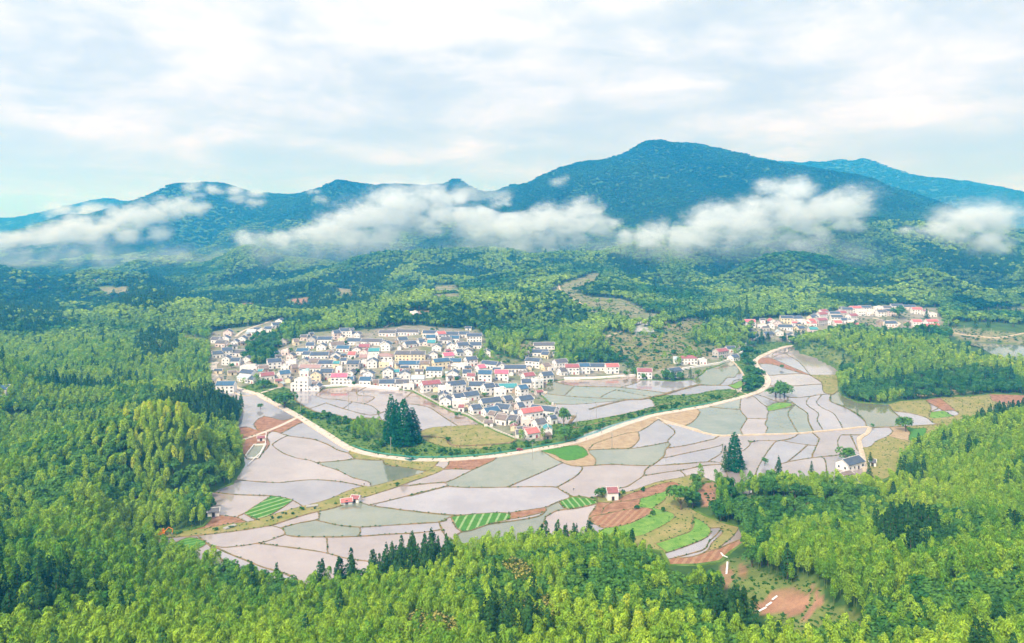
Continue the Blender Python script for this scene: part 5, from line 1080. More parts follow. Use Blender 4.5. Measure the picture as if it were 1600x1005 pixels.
tree_at('spire', 611, 690, 75, 24, 'redwood_tree', 'tall dark green conical redwood, leftmost and slimmest of the tight riverside clump', 'tree', 'redwoods of the riverside clump', 0)
tree_at('spire', 619, 693, 70, 22, 'redwood_tree', 'dark conical redwood squeezed second from the left in the tight riverside clump', 'tree', 'redwoods of the riverside clump', 1)
tree_at('spire', 631, 696, 74, 32, 'redwood_tree', 'broad dark conical redwood with the tallest right-hand tip of the riverside clump', 'tree', 'redwoods of the riverside clump', 2)
tree_at('spire', 644, 692, 56, 28, 'redwood_tree', 'shorter dark redwood on the right flank of the riverside clump', 'tree', 'redwoods of the riverside clump', 0)
tree_at('spire', 1148, 735, 61, 26, 'redwood_tree', 'lone tall dark conical redwood on the bank at the paddies edge', 'tree', pi=1)
tree_at('conifer', 1133, 738, 42, 13, 'conifer_tree', 'thin scraggy conifer just left of the lone redwood', 'conifer', pi=1)
for px, py, h, wd, lb in [(881, 668, 36, 22, 'upright dark green tree towering at the eastern tip of the village'), (884, 691, 30, 34, 'wide dark green tree beside the road at the village tip'), (445, 637, 28, 42, 'wide round dark green tree left of the village-front paddies'), (1064, 797, 42, 46, 'large spreading broadleaf tree beside the striped soil terraces'),
    (941, 778, 20, 24, 'small tree beside the tiny white hut'), (1322, 722, 26, 32, 'dark round tree behind the lone farmhouse'), (1212, 621, 20, 34, 'low wide dark tree mound among the eastern paddies, left half'), (1226, 620, 24, 32, 'low wide dark tree mound among the eastern paddies, right half'),
    (1219, 617, 26, 24, 'dark tree at the centre of the mound among the eastern paddies'), (505, 655, 13, 16, 'small riverside tree left of the bright bamboo clump'), (527, 662, 15, 20, 'riverside tree next to the bright bamboo clump'), (412, 606, 15, 26, 'tree below the maroon-roofed house at the village west end'), (1405, 498, 22, 26, 'rounded tree in the middle of the far village'),
    (1362, 518, 10, 12, 'small round tree in the yard of the far village'), (540, 540, 8, 9, 'small round tree between the upper village rows'), (680, 626, 11, 14, 'bright round tree beside the village paddy wall'), (757, 620, 8, 12, 'small tree in front of the pink-walled village house'), (802, 668, 12, 13, 'pale green tree inside the lower village tip'),
    (735, 577, 6, 6, 'tiny tree in a white village yard'), (700, 690, 9, 12, 'small tree on the grassy bank east of the redwoods'), (383, 566, 9, 8, 'narrow tree before the western village houses'), (1213, 604, 4, 5, 'tiny sapling above the tree mound'), (1222, 577, 9, 7, 'sapling on the soil strip by the upper paddies'), (407, 640, 12, 10, 'thin sapling beside the western pond'),
    (1415, 675, 30, 28, 'leafy tree where the right-hand forest meets the paddies'), (1195, 728, 14, 12, 'young conifer-like tree at the foot of the bamboo bank')]:
    tree_at('broad', px, py, h, wd, 'broadleaf_tree', lb)
for px, py, h, wd, lb in [(1217, 752, 40, 16, 'dark conifer poking above the bright bamboo row, left one'), (1268, 742, 22, 9, 'small slim conifer above the bright bamboo row'), (1360, 728, 22, 11, 'slim dark conifer to the right of the lone farmhouse'), (1358, 748, 22, 13, 'dark conifer in front of the red-doored annex'),
    (1448, 503, 20, 11, 'pointed dark conifer in the far village'), (233, 540, 30, 14, 'pointed dark conifer above the white house hidden in the woods'), (1167, 505, 45, 9, 'slim dark conifer at the left edge of the far village'), (1155, 510, 40, 8, 'slim dark conifer leftmost by the far village'), (876, 538, 20, 8, 'dark conifer on the slope above the long pink house')]:
    tree_at('conifer', px, py, h, wd, 'conifer_tree', lb, 'conifer')
k_ = 0
for _ in range(4000):
    if k_ >= 34: break
    px, py = rng.uniform(345, 865), rng.uniform(515, 670)
    if not pip(VPOLY, np.array([px]), np.array([py]))[0] or np.hypot(hx[:, 0] - px, (hx[:, 1] - py) * 1.7).min() < 6.0: continue
    tree_at('broad', px, py, rng.uniform(6, 10), rng.uniform(7, 11), 'broadleaf_tree', 'small green yard tree between houses of the main village', 'tree', 'yard trees of the main village'); k_ += 1
# bright bamboo clump by the river
i_ = 0
for _ in range(400):
    px, py = rng.uniform(545, 606), rng.uniform(664, 692)
    if ((px - 577) / 27) ** 2 + ((py - 676) / 13) ** 2 > 1 or i_ >= 46: continue
    x, y = unp(px, py); S = rng.uniform(.5, .8); i_ += 1
    plant('bamboo', x, y, 0.1, (S * 1.2, S * 1.2, S), rng.uniform(0, 6.28), 'bamboo', 'low bright bamboo in the clump left of the redwoods', 'bamboo', 'bamboo clump beside the redwoods')
# bamboo row along the crest of the right-hand bank
for i in range(90):
    px = rng.uniform(1128, 1420); py = 762 + rng.uniform(-4, 14) + (8 if px < 1160 else 0)
    x, y, z = hit(px, py); S = rng.uniform(.62, .85)
    plant('bamboo', x, y, z - .3, (S * 1.35, S * 1.35, S), rng.uniform(0, 6.28), 'bamboo', 'bright yellow-green bamboo in the row below the lone farmhouse', 'bamboo', 'bamboo row below the farmhouse')
# bushes
BUSHN = {}
def bushes(n, poly, lab, grp, s0, s1, on='v'):
    poly = [tuple(p) for p in poly]; xs_ = [p[0] for p in poly]; ys_ = [p[1] for p in poly]; k = 0; tr = 0
    while k < n and tr < n * 40:
        tr += 1; px, py = rng.uniform(min(xs_), max(xs_)), rng.uniform(min(ys_), max(ys_))
        if not pip(poly, np.array([px]), np.array([py]))[0]: continue
        x, y, z = ground_pt(px, py); S = rng.uniform(s0, s1)
        plant('bush', x, y, z, (S * rng.uniform(.9, 1.5), S, S * rng.uniform(.8, 1.1)), rng.uniform(0, 6.28), 'bush', lab, 'bush', grp); k += 1
bushes(40, T('s', [(130,160),(400,250),(500,260),(620,250),(760,300),(860,330),(840,430),(1000,500),(1110,520),(1100,560),(900,520),(800,420),(700,340),(480,300),(300,220)]), 'leafy bush on the riverbank left of the redwoods', 'riverside bushes left of the redwoods', .8, 1.7)
bushes(30, T('6', [(-20,270),(130,285),(300,305),(520,275),(560,255),(760,245),(780,262),(600,290),(440,312),(200,325),(0,325)]), 'bush on the strip between road and village-tip paddy', 'bushes on the strip east of the redwoods', .7, 1.4)
bushes(14, T('t', [(830,300),(1000,210),(1010,240),(900,310),(830,330)]), 'bush on the canal bank beside the village tip', 'bushes on the canal bank at the village tip', .8, 1.5)
bushes(34, T('6', [(920,195),(1060,145),(1200,95),(1350,62),(1600,15),(1700,-5),(1700,12),(1400,72),(1250,105),(1000,190)]), 'bush in the green strip north of the main road', 'bushes in the green strip north of the main road', .7, 1.4)
bushes(34, T('4', [(70,300),(190,290),(140,350),(130,390),(185,440),(180,500),(110,540),(75,500),(85,440),(50,380)]), 'large bush in the thicket inside the eastern road bend', 'bushes inside the eastern road bend', 2.0, 3.4)
bushes(16, T('5', [(0,752),(300,722),(520,690),(740,625),(860,598),(1100,545),(1280,485),(1500,408),(1500,425),(1280,500),(1100,560),(860,625),(700,672),(520,705),(300,740),(0,765)]), 'low weedy bush along the ditch between the paddies', 'bushes along the ditch', .45, .9)
bushes(36, T('3', [(420,470),(680,400),(900,460),(1100,530),(1280,590),(1000,690),(700,740),(560,620)]), 'bush on the grassy terraces above the roadside houses', 'bushes on the eastern terraces', .9, 2.4)
bushes(20, [(700,345/1+555-355),(760,575),(830,560),(860,548),(800,545),(765,560)], 'bush on the garden slope inside the village', 'bushes on the village garden slope', .8, 1.8)
for k_, (px, py) in enumerate([(1430,690),(975,772),(965,775),(994,796),(1035,800),(1020,806),(1068,620),(1005,768),(1363,667)]):
    x, y, z = ground_pt(px, py); plant('bush', x, y, z, (1.1, 1.1, 1.1), 1.0 * k_, 'bush', 'small bush standing alone on a bank between the fields', 'bush', 'lone bushes on field banks')
bushes(40, T('s', [(140,170),(420,260),(620,260),(860,340),(1000,510),(1110,560),(1400,600),(1400,640),(1000,590),(760,460),(640,360),(430,300),(300,230)]), 'weedy low bush on the verge between road and river', 'low bushes on the road verge', .5, 1.1)
bushes(24, VPOLY, 'garden bush between houses of the main village', 'garden bushes of the main village', .8, 1.6)
# terrace banks above the roadside houses
for L_ in [[(880,415),(960,455),(1050,490),(1120,520)],[(700,470),(800,458),(920,462)],[(700,500),(820,490),(950,500),(1040,530),(1100,570)],[(470,530),(600,545),(690,550)],[(800,540),(900,535),(1010,555),(1080,590)],[(500,575),(640,575),(700,585)],[(800,590),(900,590),(1000,610),(1060,620)],[(520,610),(640,620),(700,615)],
            [(620,680),(740,670),(900,650),(1000,650)],[(780,625),(880,620),(960,625)],[(1080,350),(1160,370),(1220,405)],[(430,500),(540,500)],[(740,390),(800,395),(880,420)],[(240,200),(330,190),(420,205)],[(260,240),(400,230),(560,225),(640,245)],[(330,280),(500,270),(660,265),(745,300)],[(420,330),(560,310),(700,320)],[(350,120),(440,100)]]:
    drape(T('3', L_), 1.8, 'grass', .5, 'grass_banks')
for y0 in (452, 456, 460, 464, 468): drape([(680, y0), (697, y0 - 1), (716, y0)], 1.6, 'grass', .5, 'grass_banks')

# ------------------------------------------------------------------ poles, rail, car, hut and the rest
CONC = pbr('pole_concrete', (0.36, 0.35, 0.33), rough=.8); STEEL = pbr('steel', (.42, .44, .45), rough=.5, metal=.6)
b = MB(); b.tube([(0, 0, -1), (0, 0, 11)], [.19, .12], 8); POLE = b.build('pole', [CONC], link=False).data
b = MB(); b.box((0, 0, 10.2), (2.2, .14, .14)); b.box((0, 0, 9.4), (1.4, .12, .12)); ARM = b.build('crossarm', [STEEL], link=False).data
b = MB(); [b.tube([(x_, 0, 10.27), (x_, 0, 10.6)], .06, 6) for x_ in (-1, 0, 1)]; INS = b.build('insulator', [CONC], link=False).data
POLES = [('6',1100,283,'standing in the paddy south of the road, left of its neighbour'),('6',1393,352,'standing in the large eastern paddy beside a bund'),('6',225,190,'in the paddy below the village, right of the redwoods'),('6',668,340,'in the pale green paddy right below the car'),('s',388,270,'on the riverbank near the road junction'),('s',805,215,'in the paddies below the village front'),
  ('s',885,145,'in the upper paddy below the village front, left of two'),('s',940,180,'in the upper paddy below the village front, right of two'),('s',1175,610,'by the road in front of the redwoods'),('6',1015,115,'in the narrow paddy east of the village tip'),('a',900,240,'beside the lane above the western houses'),('g',1530,510,'on the slope right of the upper village'),('k',375,180,'above the garden slope right of the village'),
  ('k',262,130,'second on the garden slope right of the village'),('k',540,190,'beside the field below the long pink house'),('t',865,200,'on the bank at the village tip'),('4',1470,110,'in the far right field'),('4',1275,215,'beside the track right of the far village'),('4',1190,190,'near the far village pink houses'),('4',1422,235,'beside the far right track'),('4',590,260,'on the wooded hill behind the far village edge'),('4',1087,240,'below the far village on the hill'),('9',970,265,'in the small meadow west of the village, left'),('9',1020,262,'in the small meadow west of the village, right'),('c',470,990,'between the middle rows of the village'),('h',1140,640,'among the houses at the centre of the village')]
for t_, u_, v_, lb in POLES:
    px, py = T(t_, [(u_, v_)])[0]; x, y, z = ground_pt(px, py); r_ = bpy.data.objects.new('utility_pole', POLE); col.objects.link(r_); r_.location = (x, y, z); r_.rotation_euler = (0, 0, rng.uniform(-.6, .6))
    for nm_, me_ in (('crossarm', ARM), ('insulator', INS)): shared(nm_, me_, r_)
    tag(r_, 'grey concrete utility pole ' + lb, 'pole', 'utility poles')
# teal guard rail on the river side of the road
TEAL = pbr('teal_paint', (0.05, 0.36, 0.33), rough=.5); rail = empty('guard_rail', (0, 0, 0)); tag(rail, 'teal metal guard rail running along the river side of the concrete road', 'railing')
RP = [unp(*p) for p in road_px]; RP = np.array(RP); dR = np.gradient(RP, axis=0); dR /= np.hypot(dR[:, 0], dR[:, 1])[:, None]; side_ = RP + np.stack([-dR[:, 1], dR[:, 0]], 1) * 3.3
sel = [i for i, p in enumerate(road_px) if 540 < p[0] < 1130]; pts = [(side_[i][0], side_[i][1]) for i in sel]
tb = MB()
for h_ in (.55, 1.0): tb.tube([(x, y, .45 + h_) for x, y in pts], .13, 4)
tb.build('rail', [TEAL], rail); acc = 0; npost = 0; tb2 = MB()
pm = MB(); pm.tube([(0, 0, 0), (0, 0, 1.1)], .07, 5); PM = pm.build('post', [TEAL], link=False).data
tot = sum(math.hypot(b_[0] - a[0], b_[1] - a[1]) for a, b_ in zip(pts, pts[1:])); step = tot / 96
for a, b_ in zip(pts, pts[1:]):
    L0 = math.hypot(b_[0] - a[0], b_[1] - a[1])
    while acc < L0: shared('post', PM, rail, (a[0] + (b_[0] - a[0]) * acc / L0, a[1] + (b_[1] - a[1]) * acc / L0, .35)); acc += step
    acc -= L0
# car
def profile_body(b, prof, wd, mi=0): b.prism(prof, -wd / 2, wd / 2, mi)
CARP = pbr('car_paint_maroon', (0.30, 0.03, 0.05), rough=.3, spec=.6); TYRE = pbr('tyre', (.02, .02, .02), rough=.8); RED = pbr('red_paint', (.55, .06, .05), rough=.5); LAMP = pbr('lamp_glass', (.7, .7, .66), rough=.2)
def make_car(px, py, rz, paint, label, sc_=1.0, group=None):
    x, y, z = ground_pt(px, py); r_ = empty('car', (x, y, z + .42), rz); r_.scale = (sc_,) * 3
    b = MB(); b.prism([(-2.2, .32), (2.15, .32), (2.25, .7), (1.95, .88), (1.1, .98), (.55, 1.42), (-1.1, 1.45), (-1.75, 1.05), (-2.2, .98)], -.86, .86); b.build('body', [paint], r_)
    b = MB(); b.prism([(1.0, 1.0), (.52, 1.38), (-1.05, 1.40), (-1.6, 1.05)], -.875, .875); b.build('window', [M_GLASS], r_)
    for sx in (-1.35, 1.4):
        for sy in (-.82, .82): q = MB(); q.tube([(sx, sy - .1, .33), (sx, sy + .1, .33)], .33, 10); q.f.append(tuple(len(q.v) - 20 + k for k in range(10))); q.m.append(0); q.build('wheel', [TYRE], r_)
    for sy in (-.6, .6): q = MB(); q.box((2.2, sy, .68), (.08, .3, .16)); q.build('headlight', [LAMP], r_)
    tag(r_, label, 'car', group); return r_
make_car(812, 705, .12, CARP, 'dark red car driving on the concrete road below the village')
make_car(918, 583, .1, pbr('car_paint_white', (.75, .75, .75), rough=.3), 'small pale car parked in the yard by the eastern roadside houses')
make_car(376, 583, 1.2, RED, 'red car parked on the lane at the western end of the village')
# field huts, shelter, farm annex
def simple_hut(px, py, w_, d_, H, rise, rf_, wl, rz, name, label, cat, z_up=0.0):
    x, y, z = ground_pt(px, py); (wm, rm_), w2, d2 = house_parts(w_, d_, H, rf_, False, wl, False, rise); r_ = empty(name, (x, y, z + z_up), rz); shared('wall', wm, r_); shared('roof', rm_, r_); shared('door', DOOR['d'], r_, (0, -d2 / 2, .05)); tag(r_, label, cat); return r_
simple_hut(541, 787, 6, 3.5, 1.6, 1.0, 'r', 'white', .35, 'shed', 'faded red-roofed shed on the ditch bank between the paddies, left of two', 'shed')
simple_hut(556, 784, 4.5, 3.5, 2.2, 1.0, 'M', 'white', -.2, 'shed', 'small dull-red shed on the ditch bank, right of two', 'shed')
simple_hut(334, 806, 5.5, 4, 2.6, 1.2, 's', 'white', .3, 'shed', 'dark grey-roofed shed at the foot of the left forest', 'shed')
simple_hut(1363, 728, 4, 4, 2.8, 1.2, 's', 'white', -.4, 'shed', 'little grey-roofed annex with red door beside the lone farmhouse', 'shed')
simple_hut(408, 689, 5, 3, 2.4, .8, 'm', 'white', .3, 'shed', 'maroon-roofed shed above the walled fish pond', 'shed')
simple_hut(1320, 747, 9, 5, 2.6, 1.0, 'b', 'grey', .5, 'shed', 'long brown-roofed lean-to left of the lone farmhouse', 'shed')
# concrete slab bridges over the ditch
for t_, u_, v_, rz, lb in [('5',862,598,.3,'small concrete slab bridge over the ditch at its middle'),('5',415,712,.9,'small concrete slab bridge over the ditch by the lower left paddies'),('1',600,680,.45,'concrete footbridge leading from the road into the western village')]:
    px, py = T(t_, [(u_, v_)])[0]; x, y = unp(px, py); r_ = empty('footbridge', (x, y, .3), rz)
    q = MB(); q.box((0, 0, .3), (6, 2.6, .35)); q.build('deck', [CONC], r_)
    for s_ in (-1, 1): q = MB(); q.box((s_ * 2.8, 0, -.35), (.6, 2.4, 1.0)); q.build('abutment', [CONC], r_)
    tag(r_, lb, 'bridge', 'concrete slab bridges')
# fish pond wall
q = MB(); P5 = [unp(*p) for p in T('5', [(500,322),(545,265),(612,262),(570,335),(510,338),(500,322)])]
for a, b_ in zip(P5, P5[1:]): q.box(((a[0] + b_[0]) / 2, (a[1] + b_[1]) / 2, .5), (math.hypot(b_[0] - a[0], b_[1] - a[1]), .35, 1.0), rz=math.atan2(b_[1] - a[1], b_[0] - a[0]))
tag(q.build('pond_wall', [WM['white']]), 'low white wall enclosing the small dark fish pond', 'wall')
q = MB(); P5 = [unp(*p) for p in T('5', [(612,200),(608,255),(580,310),(512,375)])]
for a, b_ in zip(P5, P5[1:]): q.box(((a[0] + b_[0]) / 2, (a[1] + b_[1]) / 2, .5), (math.hypot(b_[0] - a[0], b_[1] - a[1]), .4, .9), rz=math.atan2(b_[1] - a[1], b_[0] - a[0]))
tag(q.build('channel_wall', [WM['white']]), 'pale concrete channel wall between fish pond and big paddy', 'wall')
# village retaining walls along the paddies
def wall_line(t_, pts, h, label, mt_='grey', th=.5):
    q = MB(); W = []
    for p in T(t_, pts): x, y, z = hit(*p); W.append((x, y, max(z, 0)))
    for a, b_ in zip(W, W[1:]): q.box(((a[0] + b_[0]) / 2, (a[1] + b_[1]) / 2, (a[2] + b_[2]) / 2 + h / 2 - .6), (math.hypot(b_[0] - a[0], b_[1] - a[1]) + .3, th, h + 1.2), rz=math.atan2(b_[1] - a[1], b_[0] - a[0]))
    tag(q.build('retaining_wall', [WM[mt_]]), label, 'wall')
wall_line('1', [(970,672),(1100,664),(1300,660),(1450,676),(1620,692)], 1.8, 'pale wall along the lane in front of the village paddies', 'white', 3.0)
wall_line('2', [(210,600),(380,688),(480,738),(600,775),(690,830),(800,885),(940,942)], 1.3, 'long grey stone wall curving round the eastern half of the village', 'grey')
wall_line('3', [(190,792),(430,788),(700,768)], 2.0, 'pale retaining wall below the eastern roadside houses', 'white', 2.2)
wall_line('n', [(690,385),(900,350),(1140,318),(1280,275),(1450,160)], 2.0, 'pale retaining wall under the grey road in the east', 'white', 1.2)
# white plastic sheets on the bottom right soil beds
PLAS = pbr('plastic_sheet', (.8, .82, .84), rough=.35)
for t_, pts, lb in [('v', [(455,570),(520,525),(570,480),(625,415)], 'long white plastic mulch strip across the bottom right soil bed'), ('v', [(185,270),(190,230),(195,185)], 'short white plastic strip on the narrow soil bed'), ('7', [(300,850),(315,870),(340,875)], 'white plastic strip at the foot of the hollow terraces')]:
    W = [hit(*p) for p in T(t_, pts)]; q = MB()
    for a, b_ in zip(W, W[1:]): q.box(((a[0] + b_[0]) / 2, (a[1] + b_[1]) / 2, (a[2] + b_[2]) / 2 + .12), (math.hypot(b_[0] - a[0], b_[1] - a[1]) * 1.02, .7, .14), rz=math.atan2(b_[1] - a[1], b_[0] - a[0]))
    tag(q.build('plastic_sheet', [PLAS]), lb, 'plastic sheet')
# tiny orange excavator by the lower left field
ORA = pbr('excavator_orange', (.75, .25, .03), rough=.5); x, y, z = ground_pt(252, 838); ex = empty('excavator', (x, y, z), .4)
q = MB(); [q.box((0, s_ * 1.1, .45), (3.4, .6, .9)) for s_ in (-1, 1)]; q.build('track', [TYRE], ex)
q = MB(); q.box((0, 0, 1.5), (3.0, 2.2, 1.1)); q.box((.6, .6, 2.5), (1.4, 1.0, 1.1)); q.build('body', [ORA], ex)
q = MB(); q.tube([(1.2, -.4, 1.8), (3.2, -.4, 3.8), (5.0, -.4, 2.6)], .22, 6); q.tube([(5.0, -.4, 2.6), (4.8, -.4, .8)], .18, 6); q.build('boom', [ORA], ex); q = MB(); q.box((4.6, -.4, .6), (.8, .9, .7)); q.build('bucket', [STEEL], ex)
tag(ex, 'orange excavator parked on bare earth beside the striped green plot at lower left', 'excavator')
# people: one skinned body each
SKIN = pbr('skin', (.45, .28, .2)); CLO = {'blue': pbr('cloth_blue', (.05, .08, .2)), 'dark': pbr('cloth_dark', (.04, .04, .05)), 'red': pbr('cloth_red', (.4, .05, .05))}; HAT = pbr('straw_hat', (.6, .5, .3))
def person(px, py, rz, bend, cl_, label, zup=.1):
    x, y, z = ground_pt(px, py); s_ = math.sin(bend); c_ = math.cos(bend)
    J = {'pel': (0, 0, .92, .15), 'ch': (.45 * s_, 0, .92 + .45 * c_, .17), 'nk': (.58 * s_, 0, .92 + .6 * c_, .06), 'hd': (.75 * s_, 0, .95 + .76 * c_, .11), 'hp': (0, .1, .88, .1), 'hm': (0, -.1, .88, .1), 'kp': (.05, .13, .48, .07), 'km': (-.03, -.12, .48, .07), 'fp': (.02, .15, .04, .05), 'fm': (-.08, -.14, .04, .05),
         'sp': (.5 * s_, .2, .92 + .52 * c_, .07), 'sm': (.5 * s_, -.2, .92 + .52 * c_, .07), 'ep': (.5 * s_ + .1, .27, .7 + .5 * c_, .05), 'em': (.5 * s_ + .1, -.27, .7 + .5 * c_, .05), 'wp': (.5 * s_ + .28, .22, .5 + .45 * c_, .035), 'wm': (.5 * s_ + .28, -.22, .5 + .45 * c_, .035)}
    E = [('pel', 'ch'), ('ch', 'nk'), ('nk', 'hd'), ('pel', 'hp'), ('pel', 'hm'), ('hp', 'kp'), ('hm', 'km'), ('kp', 'fp'), ('km', 'fm'), ('ch', 'sp'), ('ch', 'sm'), ('sp', 'ep'), ('sm', 'em'), ('ep', 'wp'), ('em', 'wm')]
    ks = list(J); me = bpy.data.meshes.new('person'); me.from_pydata([J[k][:3] for k in ks], [(ks.index(a), ks.index(b_)) for a, b_ in E], []); me.materials.append(CLO[cl_])
    o_ = bpy.data.objects.new('person', me); col.objects.link(o_); o_.location = (x, y, z + zup - .05); o_.rotation_euler = (0, 0, rz)
    sk = o_.modifiers.new('skin', 'SKIN'); 
    for k, v in zip(ks, me.skin_vertices[0].data if me.skin_vertices else []): v.radius = (J[k][3],) * 2
    if not me.skin_vertices:
        bm = bmesh.new(); bm.from_mesh(me); ly = bm.verts.layers.skin.verify(); bm.verts.ensure_lookup_table()
        for i, k in enumerate(ks): bm.verts[i][ly].radius = (J[k][3],) * 2; bm.verts[i][ly].use_root = (k == 'pel')
        bm.to_mesh(me); bm.free()
    o_.modifiers.new('smooth', 'SUBSURF').levels = 1
    h_ = J['hd']; q = MB(); q.tube([(h_[0], 0, h_[2] + .04), (h_[0], 0, h_[2] + .2)], [.30, .04], 10); q.build('hat', [HAT], o_); tag(o_, label, 'person'); return o_
person(1178, 691, .5, 1.0, 'dark', 'person in dark clothes bending over the flooded paddy beside another worker')
person(1183, 692, 2.8, .2, 'blue', 'person in blue standing in the flooded paddy beside a bending worker')
person(896, 767, 1.0, .9, 'dark', 'person bent over working alone in the large central paddy')
person(940, 679, .3, .1, 'dark', 'person walking on the concrete road east of the village tip', .5)
person(916, 689, 2.9, .1, 'red', 'person in red walking on the road near the side lane', .5)
person(569, 760, 1.9, .7, 'dark', 'person stooping at the bund end beside the redwood reflection', .3)

# ------------------------------------------------------------------ air: haze box and low clouds
hb = MB(); hb.box((0, 7100, 357), (52000, 15600, 726)); hz_ = hb.build('haze', []); m, t = mat('haze_air')
pv = N(t, 'ShaderNodeVolumePrincipled'); pv.inputs['Color'].default_value = (0.035, 0.40, 0.96, 1); pv.inputs['Absorption Color'].default_value = (1, 1, 1, 1)
pv.inputs['Density'].default_value = 2.9e-4; pv.inputs['Anisotropy'].default_value = 0.2
o = N(t, 'ShaderNodeOutputMaterial'); t.links.new(pv.outputs[0], o.inputs['Volume']); hz_.data.materials.append(m); tag(hz_, 'thin blue haze filling the valley air', 'haze', kind='stuff')
mcl, t = mat('cloud_vapour'); pv = N(t, 'ShaderNodeVolumePrincipled'); pv.inputs['Color'].default_value = (0.90, 0.955, 1.0, 1); pv.inputs['Density'].default_value = 0.055; pv.inputs['Anisotropy'].default_value = 0.0
pv.inputs['Density Attribute'].default_value = 'density'
o = N(t, 'ShaderNodeOutputMaterial'); t.links.new(pv.outputs[0], o.inputs['Volume'])
def cloud(pts, D, label, vox=4.0, seed=0, flat=0.62, dens=0.85):
    """pts: (px, py, radius px); a bank of vapour lobes at depth D"""
    rs = np.random.RandomState(seed); P = []; 
    for px, py, r in pts:
        R_m = 1.3 * r * D / F
        for _ in range(3 + int(r / 7)):
            o3 = rs.normal(0, .45, 3) * R_m; P.append(((px - 800) * D / F + o3[0] * 1.3, D + o3[1] * 1.2, CZ - (py - HZ) * D / F + o3[2] * .45, R_m * rs.uniform(.5, .95)))
    P = np.array(P); c = P[:, :3].mean(0); Lp = (P[:, :3] - c) / np.array([1, 1, flat]); R_ = P[:, 3]
    me = bpy.data.meshes.new('cloud'); me.vertices.add(len(P)); me.vertices.foreach_set('co', Lp.astype(np.float32).ravel())
    a = me.attributes.new('rad', 'FLOAT', 'POINT'); a.data.foreach_set('value', R_.astype(np.float32))
    o_ = bpy.data.objects.new('cloud', me); col.objects.link(o_); o_.location = c; o_.scale = (1, 1, flat)
    g = bpy.data.node_groups.new('cloud_density', 'GeometryNodeTree'); g.interface.new_socket('Geometry', in_out='INPUT', socket_type='NodeSocketGeometry'); g.interface.new_socket('Geometry', in_out='OUTPUT', socket_type='NodeSocketGeometry')
    l = g.links; gi = g.nodes.new('NodeGroupInput'); go = g.nodes.new('NodeGroupOutput'); vc = g.nodes.new('GeometryNodeVolumeCube'); sm = g.nodes.new('GeometryNodeSetMaterial'); sm.inputs['Material'].default_value = mcl
    mg = R_.max() * 2.2; lo = Lp.min(0) - mg; hi = Lp.max(0) + mg
    vc.inputs['Min'].default_value = lo; vc.inputs['Max'].default_value = hi
    for ax, i in (('X', 0), ('Y', 1), ('Z', 2)): vc.inputs['Resolution ' + ax].default_value = int(max(8, (hi[i] - lo[i]) / vox))
    pos = g.nodes.new('GeometryNodeInputPosition')
    def mth(op, a_, b_=None, c_=None):
        q = g.nodes.new('ShaderNodeMath'); q.operation = op
        for i, v in enumerate((a_, b_, c_)):
            if v is None: continue
            if isinstance(v, (int, float)): q.inputs[i].default_value = v
            else: l.new(v, q.inputs[i])
        return q.outputs[0]
    # nearest lobe and its radius
    sn = g.nodes.new('GeometryNodeSampleNearest'); sn.domain = 'POINT'; l.new(gi.outputs[0], sn.inputs['Geometry']); l.new(pos.outputs[0], sn.inputs['Sample Position'])
    px_ = g.nodes.new('GeometryNodeProximity'); px_.target_element = 'POINTS'; l.new(gi.outputs[0], px_.inputs[0])
    src = [i for i in px_.inputs if 'Position' in i.name][0]; l.new(pos.outputs[0], src)
    na = g.nodes.new('GeometryNodeInputNamedAttribute'); na.data_type = 'FLOAT'; na.inputs['Name'].default_value = 'rad'
    si = g.nodes.new('GeometryNodeSampleIndex'); si.data_type = 'FLOAT'; si.domain = 'POINT'; l.new(gi.outputs[0], si.inputs['Geometry']); l.new(na.outputs[0], [i for i in si.inputs if i.name == 'Value'][0]); l.new(sn.outputs[0], si.inputs['Index'])
    Rm = float(np.median(R_)); 
    def noise(sc_, det, ro=.6):
        q = g.nodes.new('ShaderNodeTexNoise'); q.inputs['Scale'].default_value = sc_; q.inputs['Detail'].default_value = det; q.inputs['Roughness'].default_value = ro; q.inputs['Distortion'].default_value = 0.4
        ad = g.nodes.new('ShaderNodeVectorMath'); ad.operation = 'ADD'; l.new(pos.outputs[0], ad.inputs[0]); ad.inputs[1].default_value = (seed * 137.0, seed * 31.0, 0); l.new(ad.outputs[0], q.inputs['Vector']); return q.outputs[0]
    core = mth('SUBTRACT', 1.0, mth('DIVIDE', px_.outputs['Distance'], mth('MULTIPLY', si.outputs[0], 2.3)))
    n_ = mth('SUBTRACT', noise(1.0 / (Rm * 1.5), 8.0, .76), 0.52)
    n2_ = mth('SUBTRACT', noise(1.0 / (Rm * .42), 6.0, .7), 0.5)
    v = mth('ADD', mth('ADD', core, mth('MULTIPLY', n_, 2.6)), mth('MULTIPLY', n2_, 1.7))
    v = mth('MULTIPLY', mth('SUBTRACT', v, 0.06), 0.95)
    q = g.nodes.new('ShaderNodeClamp'); l.new(v, q.inputs[0]); v = mth('MULTIPLY', mth('POWER', q.outputs[0], 2.0), dens)
    l.new(v, vc.inputs['Density']); l.new(vc.outputs[0], sm.inputs[0]); l.new(sm.outputs[0], go.inputs[0])
    md = o_.modifiers.new('vapour', 'NODES'); md.node_group = g
    tag(o_, label, 'cloud', 'low clouds along the mountains', 'stuff')
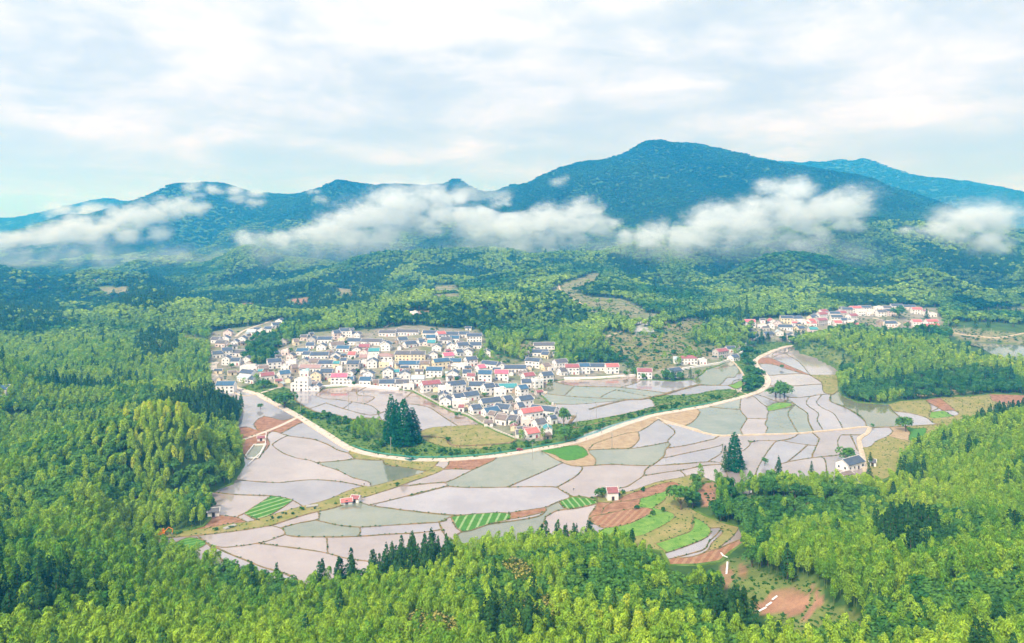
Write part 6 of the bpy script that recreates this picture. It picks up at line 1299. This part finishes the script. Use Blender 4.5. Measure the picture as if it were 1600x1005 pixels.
if True:
    cloud([(405,374,12),(440,374,14),(480,368,16),(520,362,20),(560,348,24),(600,338,26),(640,322,22),(680,312,18),(700,335,22),(740,350,24),(780,352,22),(830,350,24),(880,345,22),(920,350,20),(950,358,14),(760,372,18),(810,376,16),(860,374,16),(900,372,14),(640,345,20),(600,360,18),(720,312,12),(780,318,8)], 2000, 'long white cloud bank drifting across the centre of the mountains', seed=1, vox=3.6)
    cloud([(985,368,14),(1020,372,18),(1060,370,20),(1100,358,22),(1140,345,24),(1180,328,24),(1215,312,22),(1245,300,18),(1250,330,26),(1290,325,22),(1330,332,18),(1210,350,22),(1270,355,20),(1160,366,16),(1240,375,14),(1330,352,12)], 1750, 'billowing white cloud rising below the main peak', seed=2)
    cloud([(1430,362,10),(1460,356,16),(1495,345,20),(1530,340,22),(1560,352,20),(1545,375,18),(1505,368,16),(1570,385,12)], 1500, 'white cloud hanging on the slope at the right edge', seed=3)
    cloud([(-20,392,20),(15,388,20),(50,378,20),(90,366,20),(125,372,18),(60,398,16),(150,360,18),(190,350,18),(230,335,18),(265,325,16),(295,322,14),(200,370,12),(250,368,10),(120,345,14)], 2700, 'ragged white cloud over the western foothills', seed=4, vox=7, dens=.8)
    cloud([(300,294,9),(330,296,8),(365,298,8),(395,302,8),(400,320,9),(370,312,8),(310,306,8)], 3150, 'thin wisp of cloud around the left summit', seed=5, vox=7, dens=.7)
    cloud([(x_, 392 + 6 * math.sin(x_ * .03), 20) for x_ in range(410, 960, 34)], 1900, 'thin mist veil trailing under the central cloud bank', seed=7, vox=9, dens=.10)
    cloud([(x_, 388 + 6 * math.sin(x_ * .05), 20) for x_ in range(1000, 1340, 34)], 1650, 'thin mist veil trailing under the cloud below the main peak', seed=8, vox=9, dens=.10)
    cloud([(x_, 405 + 5 * math.sin(x_ * .04), 18) for x_ in range(-20, 330, 34)], 2100, 'thin mist veil over the western foothills', seed=9, vox=9, dens=.12)
    cloud([(x_, 312 + 5 * math.sin(x_ * .04), 16) for x_ in range(700, 800, 25)], 2900, 'faint mist in the saddle left of the main peak', seed=10, vox=9, dens=.25)
    cloud([(110,328,12),(135,335,12),(100,345,12),(150,330,10)], 4200, 'pale mist wrapped round the far western peak', seed=11, vox=12, dens=.5)
    cloud([(872,284,7),(878,280,4),(490,300,6),(500,312,6)], 2600, 'small wisps of vapour on the mountain face', seed=6, vox=6, dens=.6)
